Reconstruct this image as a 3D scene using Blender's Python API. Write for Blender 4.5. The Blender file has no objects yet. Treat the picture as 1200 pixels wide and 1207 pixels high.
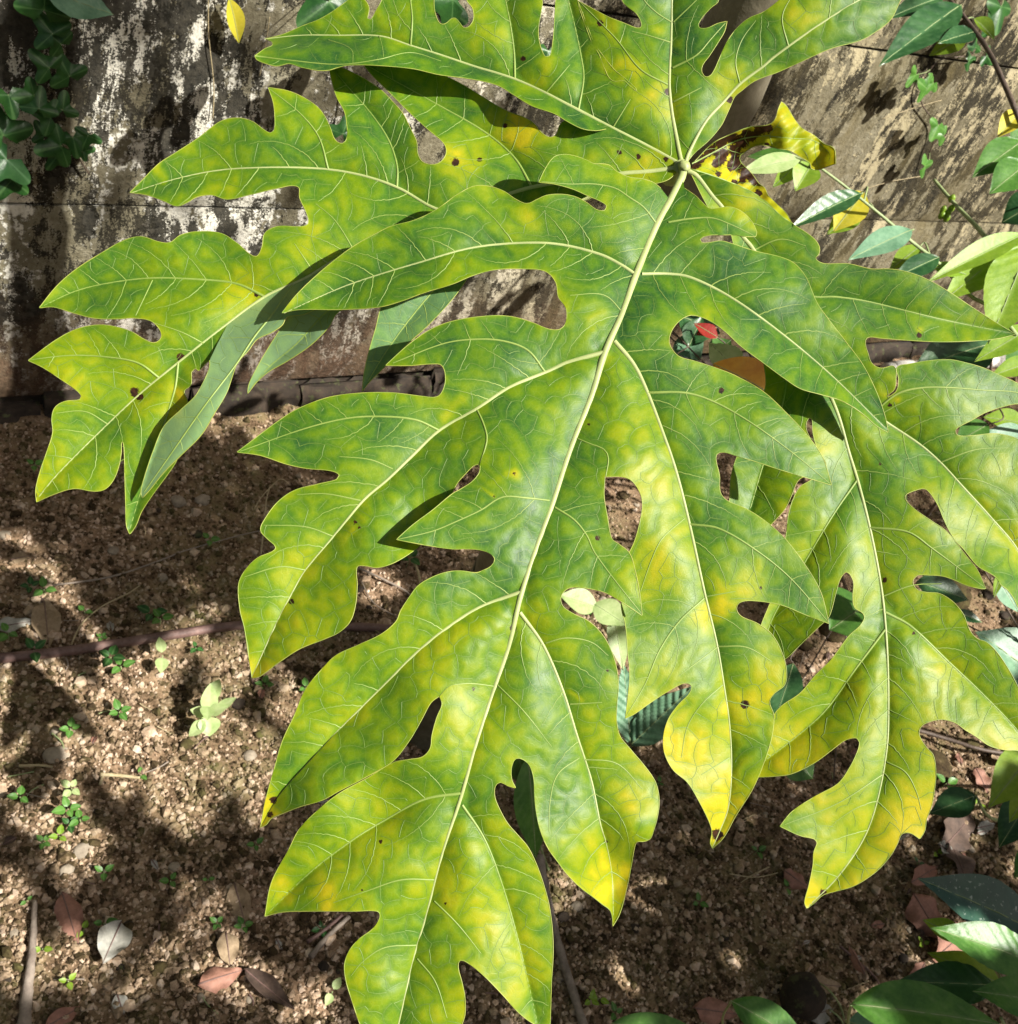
import bpy, bmesh, math, random
import numpy as np
from mathutils import Vector, Matrix, noise
from mathutils.geometry import delaunay_2d_cdt

random.seed(7); rng = np.random.default_rng(7)
scene = bpy.context.scene
C = scene.collection

# ------------------------------------------------------------------ camera
F, CX, CY, H = 1250.0, 600.0, 603.5, 1.40          # pixel focal length of the 1200x1207 photograph, eye height
UPc = np.array([540., -1237., -1250.]); UPc /= np.linalg.norm(UPc)
Xc = np.array([2190., -313., 1250.]); Xc -= UPc*Xc.dot(UPc); Xc /= np.linalg.norm(Xc)
Nc = np.cross(Xc, UPc)
R = np.array([Xc, -Nc, UPc])                        # camera axes (right, down, forward) -> world (along wall, into wall, up)
cam = bpy.data.cameras.new('camera'); camo = bpy.data.objects.new('camera', cam); C.objects.link(camo)
M3 = Matrix([[R[i][0], -R[i][1], -R[i][2]] for i in range(3)])
camo.matrix_world = Matrix.Translation((0, 0, H)) @ M3.to_4x4()
cam.sensor_fit = 'VERTICAL'; cam.sensor_height = 36.0; cam.lens = 36.0*F/1207.0
cam.clip_start = 0.02; cam.clip_end = 200
cam.dof.use_dof = True; cam.dof.focus_distance = 0.62; cam.dof.aperture_fstop = 34
scene.camera = camo

# ------------------------------------------------------------------ sky, sun, exposure
EL, SAZ = math.radians(49), 0.50                    # sun height; slight swing along the wall
SUN = Vector((SAZ*math.cos(EL), -math.sqrt(1-SAZ**2)*math.cos(EL), math.sin(EL))).normalized()
w = bpy.data.worlds.new('World'); scene.world = w; w.use_nodes = True
nt = w.node_tree; bg = nt.nodes['Background']
sky = nt.nodes.new('ShaderNodeTexSky'); sky.sky_type = 'NISHITA'; sky.sun_disc = False
sky.air_density = .8; sky.dust_density = 4.0; sky.ozone_density = 0.0
sky.sun_elevation = EL; sky.sun_rotation = math.atan2(SUN.x, SUN.y)
nt.links.new(sky.outputs[0], bg.inputs[0]); bg.inputs[1].default_value = 0.05
sl = bpy.data.lights.new('sun', 'SUN'); sl.energy = 5.0; sl.angle = math.radians(0.53); sl.color = (1, .95, .87)
so = bpy.data.objects.new('sun', sl); C.objects.link(so); so.rotation_euler = SUN.to_track_quat('Z', 'Y').to_euler()
so.location = (0, -3, 6)
scene.view_settings.view_transform = 'Standard'; scene.view_settings.look = 'None'
scene.view_settings.exposure = 1.18; scene.view_settings.gamma = 1.0
scene.view_settings.use_curve_mapping = False

# ------------------------------------------------------------------ helpers
def rays(x, y):
    v = np.stack([(np.asarray(x, float)-CX)/F, (np.asarray(y, float)-CY)/F, np.ones_like(np.asarray(x, float))], -1)
    return v @ R.T
def unproj(x, y, D):                                # photograph pixel + distance along the view axis -> world
    return rays(x, y)*np.asarray(D, float)[..., None] + np.array([0, 0, H])
def P(x, y, D): return Vector(unproj(np.array(float(x)), np.array(float(y)), np.array(float(D))))
def gpt(x, y, z=0.0):
    r = rays(float(x), float(y)); t = (z-H)/r[2]; return Vector(r*t + np.array([0, 0, H]))
def to_px(p):
    c = R.T @ (np.asarray(p, float)-np.array([0, 0, H])); return CX+F*c[0]/c[2], CY+F*c[1]/c[2], c[2]
WALLY = 1.47
def wpt(x, y, off=0.0):
    r = rays(float(x), float(y)); t = (WALLY-off)/r[1]; return Vector(r*t + np.array([0, 0, H]))

def mesh_np(name, V, Fc, mat=None, smooth=True, parent=None, attrs=None):
    me = bpy.data.meshes.new(name)
    V = np.asarray(V, np.float32); Fc = np.asarray(Fc, np.int32); k = Fc.shape[1]
    me.vertices.add(len(V)); me.vertices.foreach_set('co', V.ravel())
    me.loops.add(Fc.size); me.loops.foreach_set('vertex_index', Fc.ravel())
    me.polygons.add(len(Fc)); me.polygons.foreach_set('loop_start', np.arange(0, Fc.size, k, dtype=np.int32))
    me.update(calc_edges=True)
    me.polygons.foreach_set('use_smooth', np.full(len(Fc), smooth))
    for a, val in (attrs or {}).items():
        at = me.attributes.new(a, 'FLOAT', 'POINT'); at.data.foreach_set('value', np.asarray(val, np.float32))
    if mat: me.materials.append(mat)
    o = bpy.data.objects.new(name, me); C.objects.link(o)
    if parent: adopt(o, parent)
    return o
def adopt(o, parent):
    o.parent = parent                               # coordinates are world ones; only top-level empties are moved
    if parent.parent is None: o.matrix_parent_inverse = Matrix.Translation(-parent.location)
def thing(name, label, cat, loc=(0, 0, 0), group=None):
    o = bpy.data.objects.new(name, None); C.objects.link(o); o.location = loc; o.empty_display_size = .05
    return tag(o, label, cat, group)
def tag(o, label, cat, group=None, kind=None):
    if label: o['label'] = label
    if cat: o['category'] = cat
    if group: o['group'] = group
    if kind: o['kind'] = kind
    return o

# --- node helpers
def newmat(name):
    m = bpy.data.materials.new(name); m.use_nodes = True; t = m.node_tree
    return m, t, t.nodes['Principled BSDF']
def nd(t, typ, **kw):
    n = t.nodes.new(typ)
    for k, v in kw.items():
        if k.startswith('i_'):
            n.inputs[int(k[2:]) if k[2:].isdigit() else k[2:].replace('_', ' ')].default_value = v
        else: setattr(n, k, v)
    return n
def ramp(t, fac, stops, interp='LINEAR'):
    n = t.nodes.new('ShaderNodeValToRGB'); n.color_ramp.interpolation = interp
    while len(n.color_ramp.elements) < len(stops): n.color_ramp.elements.new(.5)
    for e, (p, c) in zip(n.color_ramp.elements, stops):
        e.position = p; e.color = (*c, 1) if len(c) == 3 else c
    t.links.new(fac, n.inputs[0]); return n.outputs[0]
def g(v): return (v, v, v)
def mixc(t, fac, a, b, mode='MIX'):
    n = t.nodes.new('ShaderNodeMix'); n.data_type = 'RGBA'; n.blend_type = mode
    for sock, v in ((n.inputs[0], fac), (n.inputs[6], a), (n.inputs[7], b)):
        if hasattr(v, 'links'): t.links.new(v, sock)
        else: sock.default_value = v if not isinstance(v, tuple) else (*v, 1)
    return n.outputs[2]
def mth(t, op, a, b=None, c=None, clamp=False):
    n = t.nodes.new('ShaderNodeMath'); n.operation = op; n.use_clamp = clamp
    for s, v in zip(n.inputs, (a, b, c)):
        if v is None: continue
        if hasattr(v, 'links'): t.links.new(v, s)
        else: s.default_value = v
    return n.outputs[0]
def noise_tex(t, vec, scale, detail=6, rough=.6, dist=0.0):
    n = nd(t, 'ShaderNodeTexNoise'); n.inputs['Scale'].default_value = scale; n.inputs['Detail'].default_value = detail
    n.inputs['Roughness'].default_value = rough; n.inputs['Distortion'].default_value = dist
    if vec: t.links.new(vec, n.inputs['Vector'])
    return n.outputs['Fac']
def objvec(t, scale=(1, 1, 1), src='Object'):
    tc = t.nodes.new('ShaderNodeTexCoord'); mp = t.nodes.new('ShaderNodeMapping'); mp.inputs['Scale'].default_value = scale
    t.links.new(tc.outputs[src], mp.inputs[0]); return mp.outputs[0]
def attr(t, name):
    n = t.nodes.new('ShaderNodeAttribute'); n.attribute_name = name; return n.outputs['Fac']
def bump(t, b, h, strength, dist):
    n = t.nodes.new('ShaderNodeBump'); n.inputs['Strength'].default_value = strength; n.inputs['Distance'].default_value = dist
    t.links.new(h, n.inputs['Height']); t.links.new(n.outputs[0], b.inputs['Normal']); return n.outputs[0]
def leaf_out(t, b, col, trans, tcol=None, normal=None):
    tr = t.nodes.new('ShaderNodeBsdfTranslucent'); mx = t.nodes.new('ShaderNodeMixShader'); mx.inputs[0].default_value = trans
    t.links.new(tcol if tcol else col, tr.inputs[0])
    if normal: t.links.new(normal, tr.inputs['Normal'])
    t.links.new(col, b.inputs['Base Color'])
    t.links.new(b.outputs[0], mx.inputs[1]); t.links.new(tr.outputs[0], mx.inputs[2])
    t.links.new(mx.outputs[0], t.nodes['Material Output'].inputs[0])

# ------------------------------------------------------------------ materials
def mat_papaya(name='papaya_blade', shift=0.0, rough=.44, trans=.38, pale=0.0):
    m, t, b = newmat(name)
    v = objvec(t)
    n1 = noise_tex(t, v, 26, 4, .55); n2 = noise_tex(t, v, 90, 4, .6); n3 = noise_tex(t, v, 420, 3, .6)
    yel = attr(t, 'yel'); rel = attr(t, 'relief')
    f = mth(t, 'MULTIPLY_ADD', rel, .19, mth(t, 'MULTIPLY', yel, .62))
    f = mth(t, 'MULTIPLY_ADD', mth(t, 'SUBTRACT', n1, .5), 1.05, f)
    f = mth(t, 'MULTIPLY_ADD', mth(t, 'SUBTRACT', n2, .5), .40, f)
    f = mth(t, 'MULTIPLY_ADD', mth(t, 'SUBTRACT', n3, .5), .12, f)
    f = mth(t, 'ADD', f, shift+.08)
    col = ramp(t, f, [(0.0, (.032, .105, .022)), (.22, (.072, .178, .014)), (.45, (.150, .255, .007)), (.68, (.265, .330, .007)),
                      (.88, (.36, .365, .009)), (1.0, (.48, .425, .011))])
    if pale: col = mixc(t, pale, col, (.27, .40, .23))  # paler mix paints sunlight on the folded and lower lobes into their colour
    # fine areoles between the veins
    vo = nd(t, 'ShaderNodeTexVoronoi', feature='DISTANCE_TO_EDGE'); vo.inputs['Scale'].default_value = 260
    t.links.new(v, vo.inputs['Vector'])
    fine = ramp(t, vo.outputs['Distance'], [(0.0, g(1)), (.09, g(0))])
    col = mixc(t, mth(t, 'MULTIPLY', fine, .10), col, (.30, .42, .10))
    nec = attr(t, 'nec')
    ne = mth(t, 'MULTIPLY_ADD', mth(t, 'SUBTRACT', noise_tex(t, v, 170, 6, .75), .5), 1.9, nec)
    ncol = ramp(t, n3, [(.3, (.010, .006, .004)), (.7, (.062, .026, .010))])
    col = mixc(t, ramp(t, ne, [(.42, g(0)), (.58, g(1))]), col, ncol)
    tcol = mixc(t, 1.0, col, (1.0, .95, .55), 'MULTIPLY')
    hgt = mth(t, 'MULTIPLY_ADD', n3, .15, mth(t, 'SUBTRACT', n2, mth(t, 'MULTIPLY', fine, .10)))
    nm = bump(t, b, hgt, .30, .0009)
    ro = mth(t, 'MULTIPLY_ADD', n2, .22, rough-.11)
    t.links.new(ro, b.inputs['Roughness']); b.inputs['Specular IOR Level'].default_value = .24
    leaf_out(t, b, col, trans, tcol, nm)
    return m
def mat_vein(name, c1, c2, trans=.12):
    m, t, b = newmat(name); n = noise_tex(t, objvec(t), 60, 3)
    col = ramp(t, n, [(.3, c1), (.7, c2)]); b.inputs['Roughness'].default_value = .5
    leaf_out(t, b, col, trans); return m
def mat_leaf(name, dark, light, rough=.4, trans=.22, vein=(.2, .3, .1), scale=40, spec=.30, spots=None):
    m, t, b = newmat(name); v = objvec(t)
    n1 = noise_tex(t, v, scale, 4); n2 = noise_tex(t, v, scale*6, 3)
    f = mth(t, 'MULTIPLY_ADD', mth(t, 'SUBTRACT', n2, .5), .4, n1)
    col = ramp(t, f, [(.3, dark), (.7, light)])
    col = mixc(t, mth(t, 'MULTIPLY', attr(t, 'vein'), .55), col, vein)
    if spots:
        s1 = noise_tex(t, v, 150, 5, .7)
        col = mixc(t, ramp(t, s1, [(.60, g(0)), (.68, g(1))]), col, spots)
    nm = bump(t, b, n2, .25, .0012)
    b.inputs['Roughness'].default_value = rough; b.inputs['Specular IOR Level'].default_value = spec
    leaf_out(t, b, col, trans, None, nm); return m
def mat_dry(name, c1, c2, rough=.8, scale=60, trans=.0, stretch=(1, 1, 1), fleck=None):
    m, t, b = newmat(name); v = objvec(t, stretch)
    n1 = noise_tex(t, v, scale, 6, .65); n2 = noise_tex(t, v, scale*5, 4)
    f = mth(t, 'MULTIPLY_ADD', mth(t, 'SUBTRACT', n2, .5), .5, n1)
    col = ramp(t, f, [(.25, c1), (.75, c2)])
    if fleck: col = mixc(t, ramp(t, noise_tex(t, v, scale*2.3, 3), [(.58, g(0)), (.66, g(1))]), col, fleck)
    nm = bump(t, b, f, .6, .002); b.inputs['Roughness'].default_value = rough
    leaf_out(t, b, col, trans, None, nm); return m
def mat_soil(name, clod=False):
    m, t, b = newmat(name); v = objvec(t)
    n0 = noise_tex(t, v, 3.2, 4, .6); n1 = noise_tex(t, v, 38, 7, .68); n2 = noise_tex(t, v, 210, 5, .65)
    f = mth(t, 'MULTIPLY_ADD', mth(t, 'SUBTRACT', n1, .5), .9, mth(t, 'MULTIPLY_ADD', mth(t, 'SUBTRACT', n2, .5), .5, .5))
    if clod: f = mth(t, 'MULTIPLY_ADD', mth(t, 'SUBTRACT', attr(t, 'rnd'), .5), .50, f)
    col = ramp(t, f, [(.08, (.018, .012, .006)), (.36, (.066, .045, .023)), (.62, (.40, .29, .20)), (.95, (.70, .58, .48))])
    if not clod: col = mixc(t, 1.0, col, (.80, .74, .69), 'MULTIPLY')
    moss = mth(t, 'MULTIPLY', ramp(t, n0, [(.38, g(0)), (.60, g(1))]), ramp(t, n1, [(.42, g(0)), (.6, g(1))]))
    col = mixc(t, mth(t, 'MULTIPLY', moss, .65), col, (.080, .085, .024))
    hgt = mth(t, 'ADD', n1, mth(t, 'MULTIPLY', n2, .5))
    bump(t, b, hgt, .8 if not clod else .5, .008 if not clod else .003)
    t.links.new(col, b.inputs['Base Color']); b.inputs['Roughness'].default_value = .95; b.inputs['Specular IOR Level'].default_value = .15
    return m
def mat_wall(name):
    m, t, b = newmat(name)
    v = objvec(t); vs = objvec(t, (1, 1, .17)); vs2 = objvec(t, (1, 1, .30))
    big = noise_tex(t, v, 1.5, 4, .6, .3); streak = noise_tex(t, vs, 12, 7, .66, .35); streak2 = noise_tex(t, vs2, 34, 6, .7, .2)
    n = noise_tex(t, v, 20, 8, .68); fine = noise_tex(t, v, 110, 6, .72); grit = noise_tex(t, v, 380, 4, .7)
    base = ramp(t, mth(t, 'MULTIPLY_ADD', mth(t, 'SUBTRACT', fine, .5), .6, n),
                [(.25, (.10, .085, .050)), (.5, (.22, .20, .135)), (.75, (.42, .40, .31))])
    lf = mth(t, 'MULTIPLY_ADD', mth(t, 'SUBTRACT', n, .5), .55, mth(t, 'MULTIPLY_ADD', mth(t, 'SUBTRACT', fine, .5), .45, streak))
    lf = mth(t, 'MULTIPLY_ADD', mth(t, 'SUBTRACT', big, .5), .35, lf)
    tc = t.nodes.new('ShaderNodeTexCoord'); sp = t.nodes.new('ShaderNodeSeparateXYZ'); t.links.new(tc.outputs['Object'], sp.inputs[0])
    far = ramp(t, mth(t, 'MULTIPLY', sp.outputs['X'], .4), [(.26, g(0)), (.50, g(1))])      # the limewash has worn away further along
    lf = mth(t, 'MULTIPLY_ADD', far, -.075, lf)
    lime = ramp(t, lf, [(.47, g(0)), (.495, g(1))])
    limec = ramp(t, fine, [(.28, (.46, .44, .35)), (.60, (.76, .74, .65))])
    limec = mixc(t, mth(t, 'MULTIPLY', far, .85), limec, (.34, .285, .15))
    col = mixc(t, lime, base, limec)
    mf = mth(t, 'MULTIPLY_ADD', mth(t, 'SUBTRACT', n, .5), .65, mth(t, 'MULTIPLY_ADD', mth(t, 'SUBTRACT', grit, .5), .5, streak2))
    mf = mth(t, 'MULTIPLY_ADD', mth(t, 'SUBTRACT', noise_tex(t, v, 3.1, 4), .5), .6, mf)
    mold = ramp(t, mf, [(.505, g(0)), (.535, g(1))])
    moldc = ramp(t, fine, [(.35, (.008, .008, .006)), (.75, (.050, .042, .026))])
    col = mixc(t, mth(t, 'MULTIPLY', mold, .96), col, moldc)
    # weathering: damp brown earth stain up from the ground, olive algae further along the wall
    low = ramp(t, mth(t, 'MULTIPLY_ADD', mth(t, 'SUBTRACT', n, .5), .35, sp.outputs['Z']), [(.10, g(1)), (.30, g(0))])
    col = mixc(t, mth(t, 'MULTIPLY', low, .8), col, ramp(t, fine, [(.3, (.05, .03, .018)), (.7, (.15, .085, .05))]))
    alg = mth(t, 'MULTIPLY', ramp(t, mth(t, 'MULTIPLY', sp.outputs['X'], .4), [(.3, g(0)), (.62, g(1))]), ramp(t, streak, [(.30, g(1)), (.58, g(0))]))
    col = mixc(t, mth(t, 'MULTIPLY', alg, .7), col, ramp(t, grit, [(.3, (.075, .060, .022)), (.7, (.21, .165, .07))]))
    hgt = mth(t, 'MULTIPLY_ADD', lime, .35, mth(t, 'MULTIPLY_ADD', grit, .35, mth(t, 'ADD', fine, mth(t, 'MULTIPLY', n, .6))))
    bump(t, b, hgt, .9, .006)
    t.links.new(col, b.inputs['Base Color']); b.inputs['Roughness'].default_value = .92; b.inputs['Specular IOR Level'].default_value = .2
    return m

MAT = dict(
    papaya=mat_papaya(), papaya_low=mat_papaya('papaya_blade_cool', -.04, .36, .22, .22), papaya_sunlit=mat_papaya('papaya_blade_sunlit', .0, .34, .36, .50),
    rib=mat_vein('vein_main', (.27, .32, .115), (.36, .41, .16)), vein=mat_vein('vein_side', (.16, .24, .040), (.23, .31, .065)), net=mat_vein('vein_fine', (.088, .160, .019), (.135, .212, .029)),
    margin=mat_vein('leaf_margin', (.17, .25, .03), (.34, .36, .07)),
    soil=mat_soil('soil'), clod=mat_soil('soil_clods', True), wall=mat_wall('stained_wall'),
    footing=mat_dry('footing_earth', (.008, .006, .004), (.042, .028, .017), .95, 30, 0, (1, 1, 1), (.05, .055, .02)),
    trunk=mat_dry('trunk_bark', (.085, .075, .045), (.19, .165, .11), .85, 28, 0, (1, 1, 1)),
)
# ------------------------------------------------------------------ ground, wall, trunk (large structure)
def ground_h(x, y):
    p = Vector((x, y, 0))
    return (.016*(noise.noise(p*3.1)) + .009*noise.noise(p*9+Vector((3, 1, 0))) + .0045*noise.noise(p*27) + .002*noise.noise(p*70)
            + .02*max(0, (y-1.25)/.22)**2*.5)
def build_ground():
    xs = np.concatenate([[-40, -12, -4, -1.5, -.7], np.arange(-.35, 3.0, .0115), [3.3, 4.2, 6, 12, 40]])
    ys = np.concatenate([[-40, -12, -4, -1.5, -.7], np.arange(-.35, 1.60, .0115)])
    X, Y = np.meshgrid(xs, ys, indexing='ij')
    Z = np.array([[ground_h(x, y) if (-.5 < x < 3.1 and y > -.5) else 0 for y in ys] for x in xs])
    V = np.stack([X, Y, Z], -1).reshape(-1, 3); a, b_ = len(xs), len(ys)
    i, j = np.meshgrid(np.arange(a-1), np.arange(b_-1), indexing='ij'); k = (i*b_+j).ravel()
    o = mesh_np('ground', V, np.stack([k, k+b_, k+b_+1, k+1], -1), MAT['soil'])
    tag(o, 'brown crumbly soil dappled with sunlight below the papaya leaf', None, kind='structure'); return o
GROUND = build_ground()

def rough_slab(name, x0, x1, z0, z1, y0, y1, mat, parent, amp, step=.02, bev=.006, sc=12):
    """slab facing -Y whose front face is an uneven grid with rounded-in edges"""
    nx = max(2, int((x1-x0)/step)); nz = max(2, int((z1-z0)/step))
    X, Z = np.meshgrid(np.linspace(x0, x1, nx+1), np.linspace(z0, z1, nz+1), indexing='ij')
    Y = np.empty_like(X)
    for i in range(nx+1):
        for j in range(nz+1):
            p = Vector((X[i, j], y0*3, Z[i, j]))
            e = min(Z[i, j]-z0, z1-Z[i, j]); r = max(0, 1-e/bev)
            Y[i, j] = y0 + amp*(noise.noise(p*sc)+.5*noise.noise(p*sc*3)) + bev*1.3*r*r
    V = np.stack([X, Y, Z], -1).reshape(-1, 3); n2 = nz+1
    i, j = np.meshgrid(np.arange(nx), np.arange(nz), indexing='ij'); k = (i*n2+j).ravel()
    Fq = np.stack([k, k+n2, k+n2+1, k+1], -1).tolist()
    base = len(V)
    B = np.array([[x0, y1, z0], [x1, y1, z0], [x1, y1, z1], [x0, y1, z1]])
    V = np.concatenate([V, B])
    c00, c10, c11, c01 = 0, nx*n2, nx*n2+nz, nz
    Fq += [[base, base+3, base+2, base+1], [c01, c11, base+2, base+3], [c00, base, base+1, c10], [c00, c01, base+3, base], [c10, base+1, base+2, c11]]
    return mesh_np(name, V, np.array(Fq), mat, True, parent)
wall = thing('boundary_wall', 'old concrete wall with flaking white limewash and black mould streaks behind the papaya leaf', 'wall', (0.9, WALLY, 0))
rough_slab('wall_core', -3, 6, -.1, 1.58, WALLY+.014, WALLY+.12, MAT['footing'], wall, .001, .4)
for zz in (.052, .432, .814, 1.196):
    rough_slab('panel', -3, 6, zz+.003, zz+.379, WALLY, WALLY+.013, MAT['wall'], wall, .0022, .03 if zz < 1 else .2, .006, 5)
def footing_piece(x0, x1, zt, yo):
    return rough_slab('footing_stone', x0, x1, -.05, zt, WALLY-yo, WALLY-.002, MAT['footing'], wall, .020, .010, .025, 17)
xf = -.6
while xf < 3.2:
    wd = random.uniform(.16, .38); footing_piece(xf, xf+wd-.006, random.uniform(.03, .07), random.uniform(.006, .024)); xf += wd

def tube(pts, rad, sides=8, caps=True, wob=0.0):
    """closed tapered tube along pts -> V, F(list)"""
    pts = [Vector(p) for p in pts]; n = len(pts); V = []; Fq = []
    ref = None
    for i, p in enumerate(pts):
        d = (pts[min(i+1, n-1)]-pts[max(i-1, 0)]).normalized()
        if ref is None:
            ref = d.orthogonal().normalized()
        ref = (ref-d*ref.dot(d)).normalized(); q = d.cross(ref)
        for s in range(sides):
            a = 2*math.pi*s/sides; r = rad[i]*(1+wob*math.sin(i*2.3+s*1.7))
            V.append(p+(ref*math.cos(a)+q*math.sin(a))*r)
    for i in range(n-1):
        for s in range(sides):
            s2 = (s+1) % sides; Fq.append([i*sides+s, i*sides+s2, (i+1)*sides+s2, (i+1)*sides+s])
    if caps:
        a = len(V); V += [pts[0], pts[-1]]
        for s in range(sides):
            s2 = (s+1) % sides
            Fq.append([a, s2, s, s]); Fq.append([a+1, (n-1)*sides+s, (n-1)*sides+s2, (n-1)*sides+s2])
    return V, Fq
def poly_obj(name, V, Fl, mat, parent=None, smooth=True):
    me = bpy.data.meshes.new(name); Fl = [list(dict.fromkeys(f)) for f in Fl]
    me.from_pydata([tuple(v) for v in V], [], Fl); me.update()
    me.polygons.foreach_set('use_smooth', [smooth]*len(me.polygons)); me.materials.append(mat)
    o = bpy.data.objects.new(name, me); C.objects.link(o)
    if parent: adopt(o, parent)
    return o
def tube_obj(name, pts, rad, mat, parent=None, sides=8, wob=0.0):
    V, Fq = tube(pts, rad, sides, True, wob); return poly_obj(name, V, Fq, mat, parent)
def smooth3(pts, n=8):
    pts = [Vector(p) for p in pts]; out = []
    for i in range(len(pts)-1):
        p0 = pts[max(i-1, 0)]; p1 = pts[i]; p2 = pts[i+1]; p3 = pts[min(i+2, len(pts)-1)]
        for k in range(n):
            s = k/n; out.append(.5*((2*p1)+(p2-p0)*s+(2*p0-5*p1+4*p2-p3)*s*s+(3*p1-p0-3*p2+p3)*s**3))
    return out+[pts[-1]]
tb = gpt(510, 880); TX, TY = tb.x+.006, tb.y+.03
ptree = thing('papaya_tree', 'slim pale grey papaya tree trunk rising in front of the stained wall', 'tree', (TX, TY, 0))
tp = []; tr = []
for i in range(60):
    z = -.05+i*.04; tp.append((TX+.004*math.sin(z*4), TY+.003*math.cos(z*3), z))
    tr.append(.037+.010*math.exp(-max(z, 0)*6)+(.0016 if i % 4 == 0 else 0)+.0006*math.sin(i*5.1))
tube_obj('trunk', tp, tr, MAT['trunk'], ptree, 20, .02)
for k in range(11):                                  # leaf scars up the trunk
    z = .22+k*.16; a = k*2.4; ca, sa = math.cos(a), math.sin(a)
    pts = [(TX+.004*math.sin(z*4)+ca*.0375+(-sa)*.014*math.sin(q)*1.0, TY+sa*.0375+ca*.014*math.sin(q), z+.010*math.cos(q)) for q in np.linspace(0, 2*math.pi, 14)]
    tube_obj('leaf_scar', pts, [.0022]*14, MAT['trunk'], ptree, 5)

# ------------------------------------------------------------------ the papaya leaves
LS = 0.90
def cr(pts, step=3.0):
    """Catmull-Rom through 2D points; a third value 1 marks a sharp tip"""
    P_ = np.array([[p[0], p[1]] for p in pts], float); tip = [len(p) > 2 and p[2] for p in pts]; out = []
    n = len(P_)
    for i in range(n-1):
        p1, p2 = P_[i], P_[i+1]
        p0 = P_[i-1] if i > 0 and not tip[i] else p1-(p2-p1)*.6
        p3 = P_[i+2] if i+2 < n and not tip[i+1] else p2+(p2-p1)*.6
        m = max(1, int(np.linalg.norm(p2-p1)/step))
        d = np.linalg.norm(p2-p1)
        t1 = (p2-p0); t2 = (p3-p1)
        t1 = t1/(np.linalg.norm(t1)+1e-9)*d; t2 = t2/(np.linalg.norm(t2)+1e-9)*d
        for k in range(m):
            s = k/m; h1 = 2*s**3-3*s**2+1; h2 = -2*s**3+3*s**2; h3 = s**3-2*s**2+s; h4 = s**3-s**2
            out.append(h1*p1+h2*p2+h3*t1+h4*t2)
    out.append(P_[-1]); return np.array(out)
VE = {}
def vein(key, w0, w1, *pts): VE[key] = (cr(pts, 4.0), w0*(.74 if key == 'main' else .68), w1*.72)
def seg(key, a=None, b=None):
    """samples of a vein between the points nearest a and b, in that order"""
    v = VE[key][0]
    ia = 0 if a is None else int(np.argmin(((v-np.array(a))**2).sum(1)))
    ib = len(v)-1 if b is None else int(np.argmin(((v-np.array(b))**2).sum(1)))
    return v[ia:ib+1] if ia <= ib else v[ib:ia+1][::-1]

# --- main veins traced through the blade
vein('main', 15, 2.6, (806,197),(804,208),(790,236),(775,263),(750,322),(733,370),(713,415),(697,467),(672,530),(650,597),(633,643),(613,705),(600,760),(583,810),(563,870),(543,940),(522,1004),(502,1080),(488,1127),(472,1197),(455,1270))
vein('m0', 6.5, 1.6, (748,323),(733,313),(707,300),(657,288),(607,287),(553,293),(493,310),(443,325),(400,340),(335,369))
vein('left2', 8.5, 1.8, (713,415),(667,428),(648,437),(600,457),(562,482),(517,508),(483,540),(457,565),(430,588),(407,615),(385,642),(360,672),(342,703),(322,743),(297,798))
vein('left3', 7, 1.7, (613,698),(563,717),(523,743),(490,770),(463,797),(430,830),(397,863),(360,903),(330,937),(308,974))
vein('left4', 5.5, 1.5, (543,935),(500,942),(453,967),(417,989),(367,1027),(314,1078))
vein('right2', 8.5, 1.8, (724,402),(747,430),(763,463),(782,513),(797,557),(813,620),(830,697),(845,760),(853,807),(860,857),(862,910),(858,953),(848,980),(840,998))
vein('right3', 7, 1.6, (613,722),(640,760),(663,813),(680,867),(697,920),(708,973),(714,992),(721,1030),(723,1085))
vein('right4', 5, 1.4, (545,949),(570,987),(590,1037),(607,1094),(620,1147),(633,1204))
vein('r1', 6.5, 1.6, (757,323),(787,323),(813,327),(860,350),(917,390),(977,440),(1046,507))
vein('r2t', 5, 1.4, (764,463),(807,463),(840,473),(883,497),(933,533),(978,570))
vein('r2u', 4.5, 1.4, (813,618),(847,623),(893,650),(933,683),(976,733))
vein('r2l', 4.5, 1.3, (830,705),(800,733),(777,767),(760,807),(738,844))
vein('rt', 4, 1.3, (654,598),(677,613),(692,632),(700,650),(727,687),(756,723))
vein('t1', 4, 1.3, (648,590),(621,587),(592,586),(567,601),(537,615),(510,626),(468,636))
vein('u', 4.5, 1.3, (642,438),(622,413),(593,402),(560,400),(523,405),(463,428))
vein('l2u', 4.5, 1.3, (517,507),(490,495),(450,491),(410,493),(360,505),(283,532))
vein('s1', 4, 1.2, (773,263),(758,244),(742,233),(725,222),(700,217),(670,217),(638,214))
vein('s2', 4, 1.2, (788,262),(813,258),(839,257),(862,265),(889,278))
vein('cutA', 4, 3, (562,482),(569,497),(574,514),(573,524),(569,538),(565,549))
vein('cutB', 3, 2, (583,809),(560,806),(545,806),(530,809),(518,821))
vein('cutC', 3.4, 2, (678,516),(695,523),(712,530),(717,540),(714,561))
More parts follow.
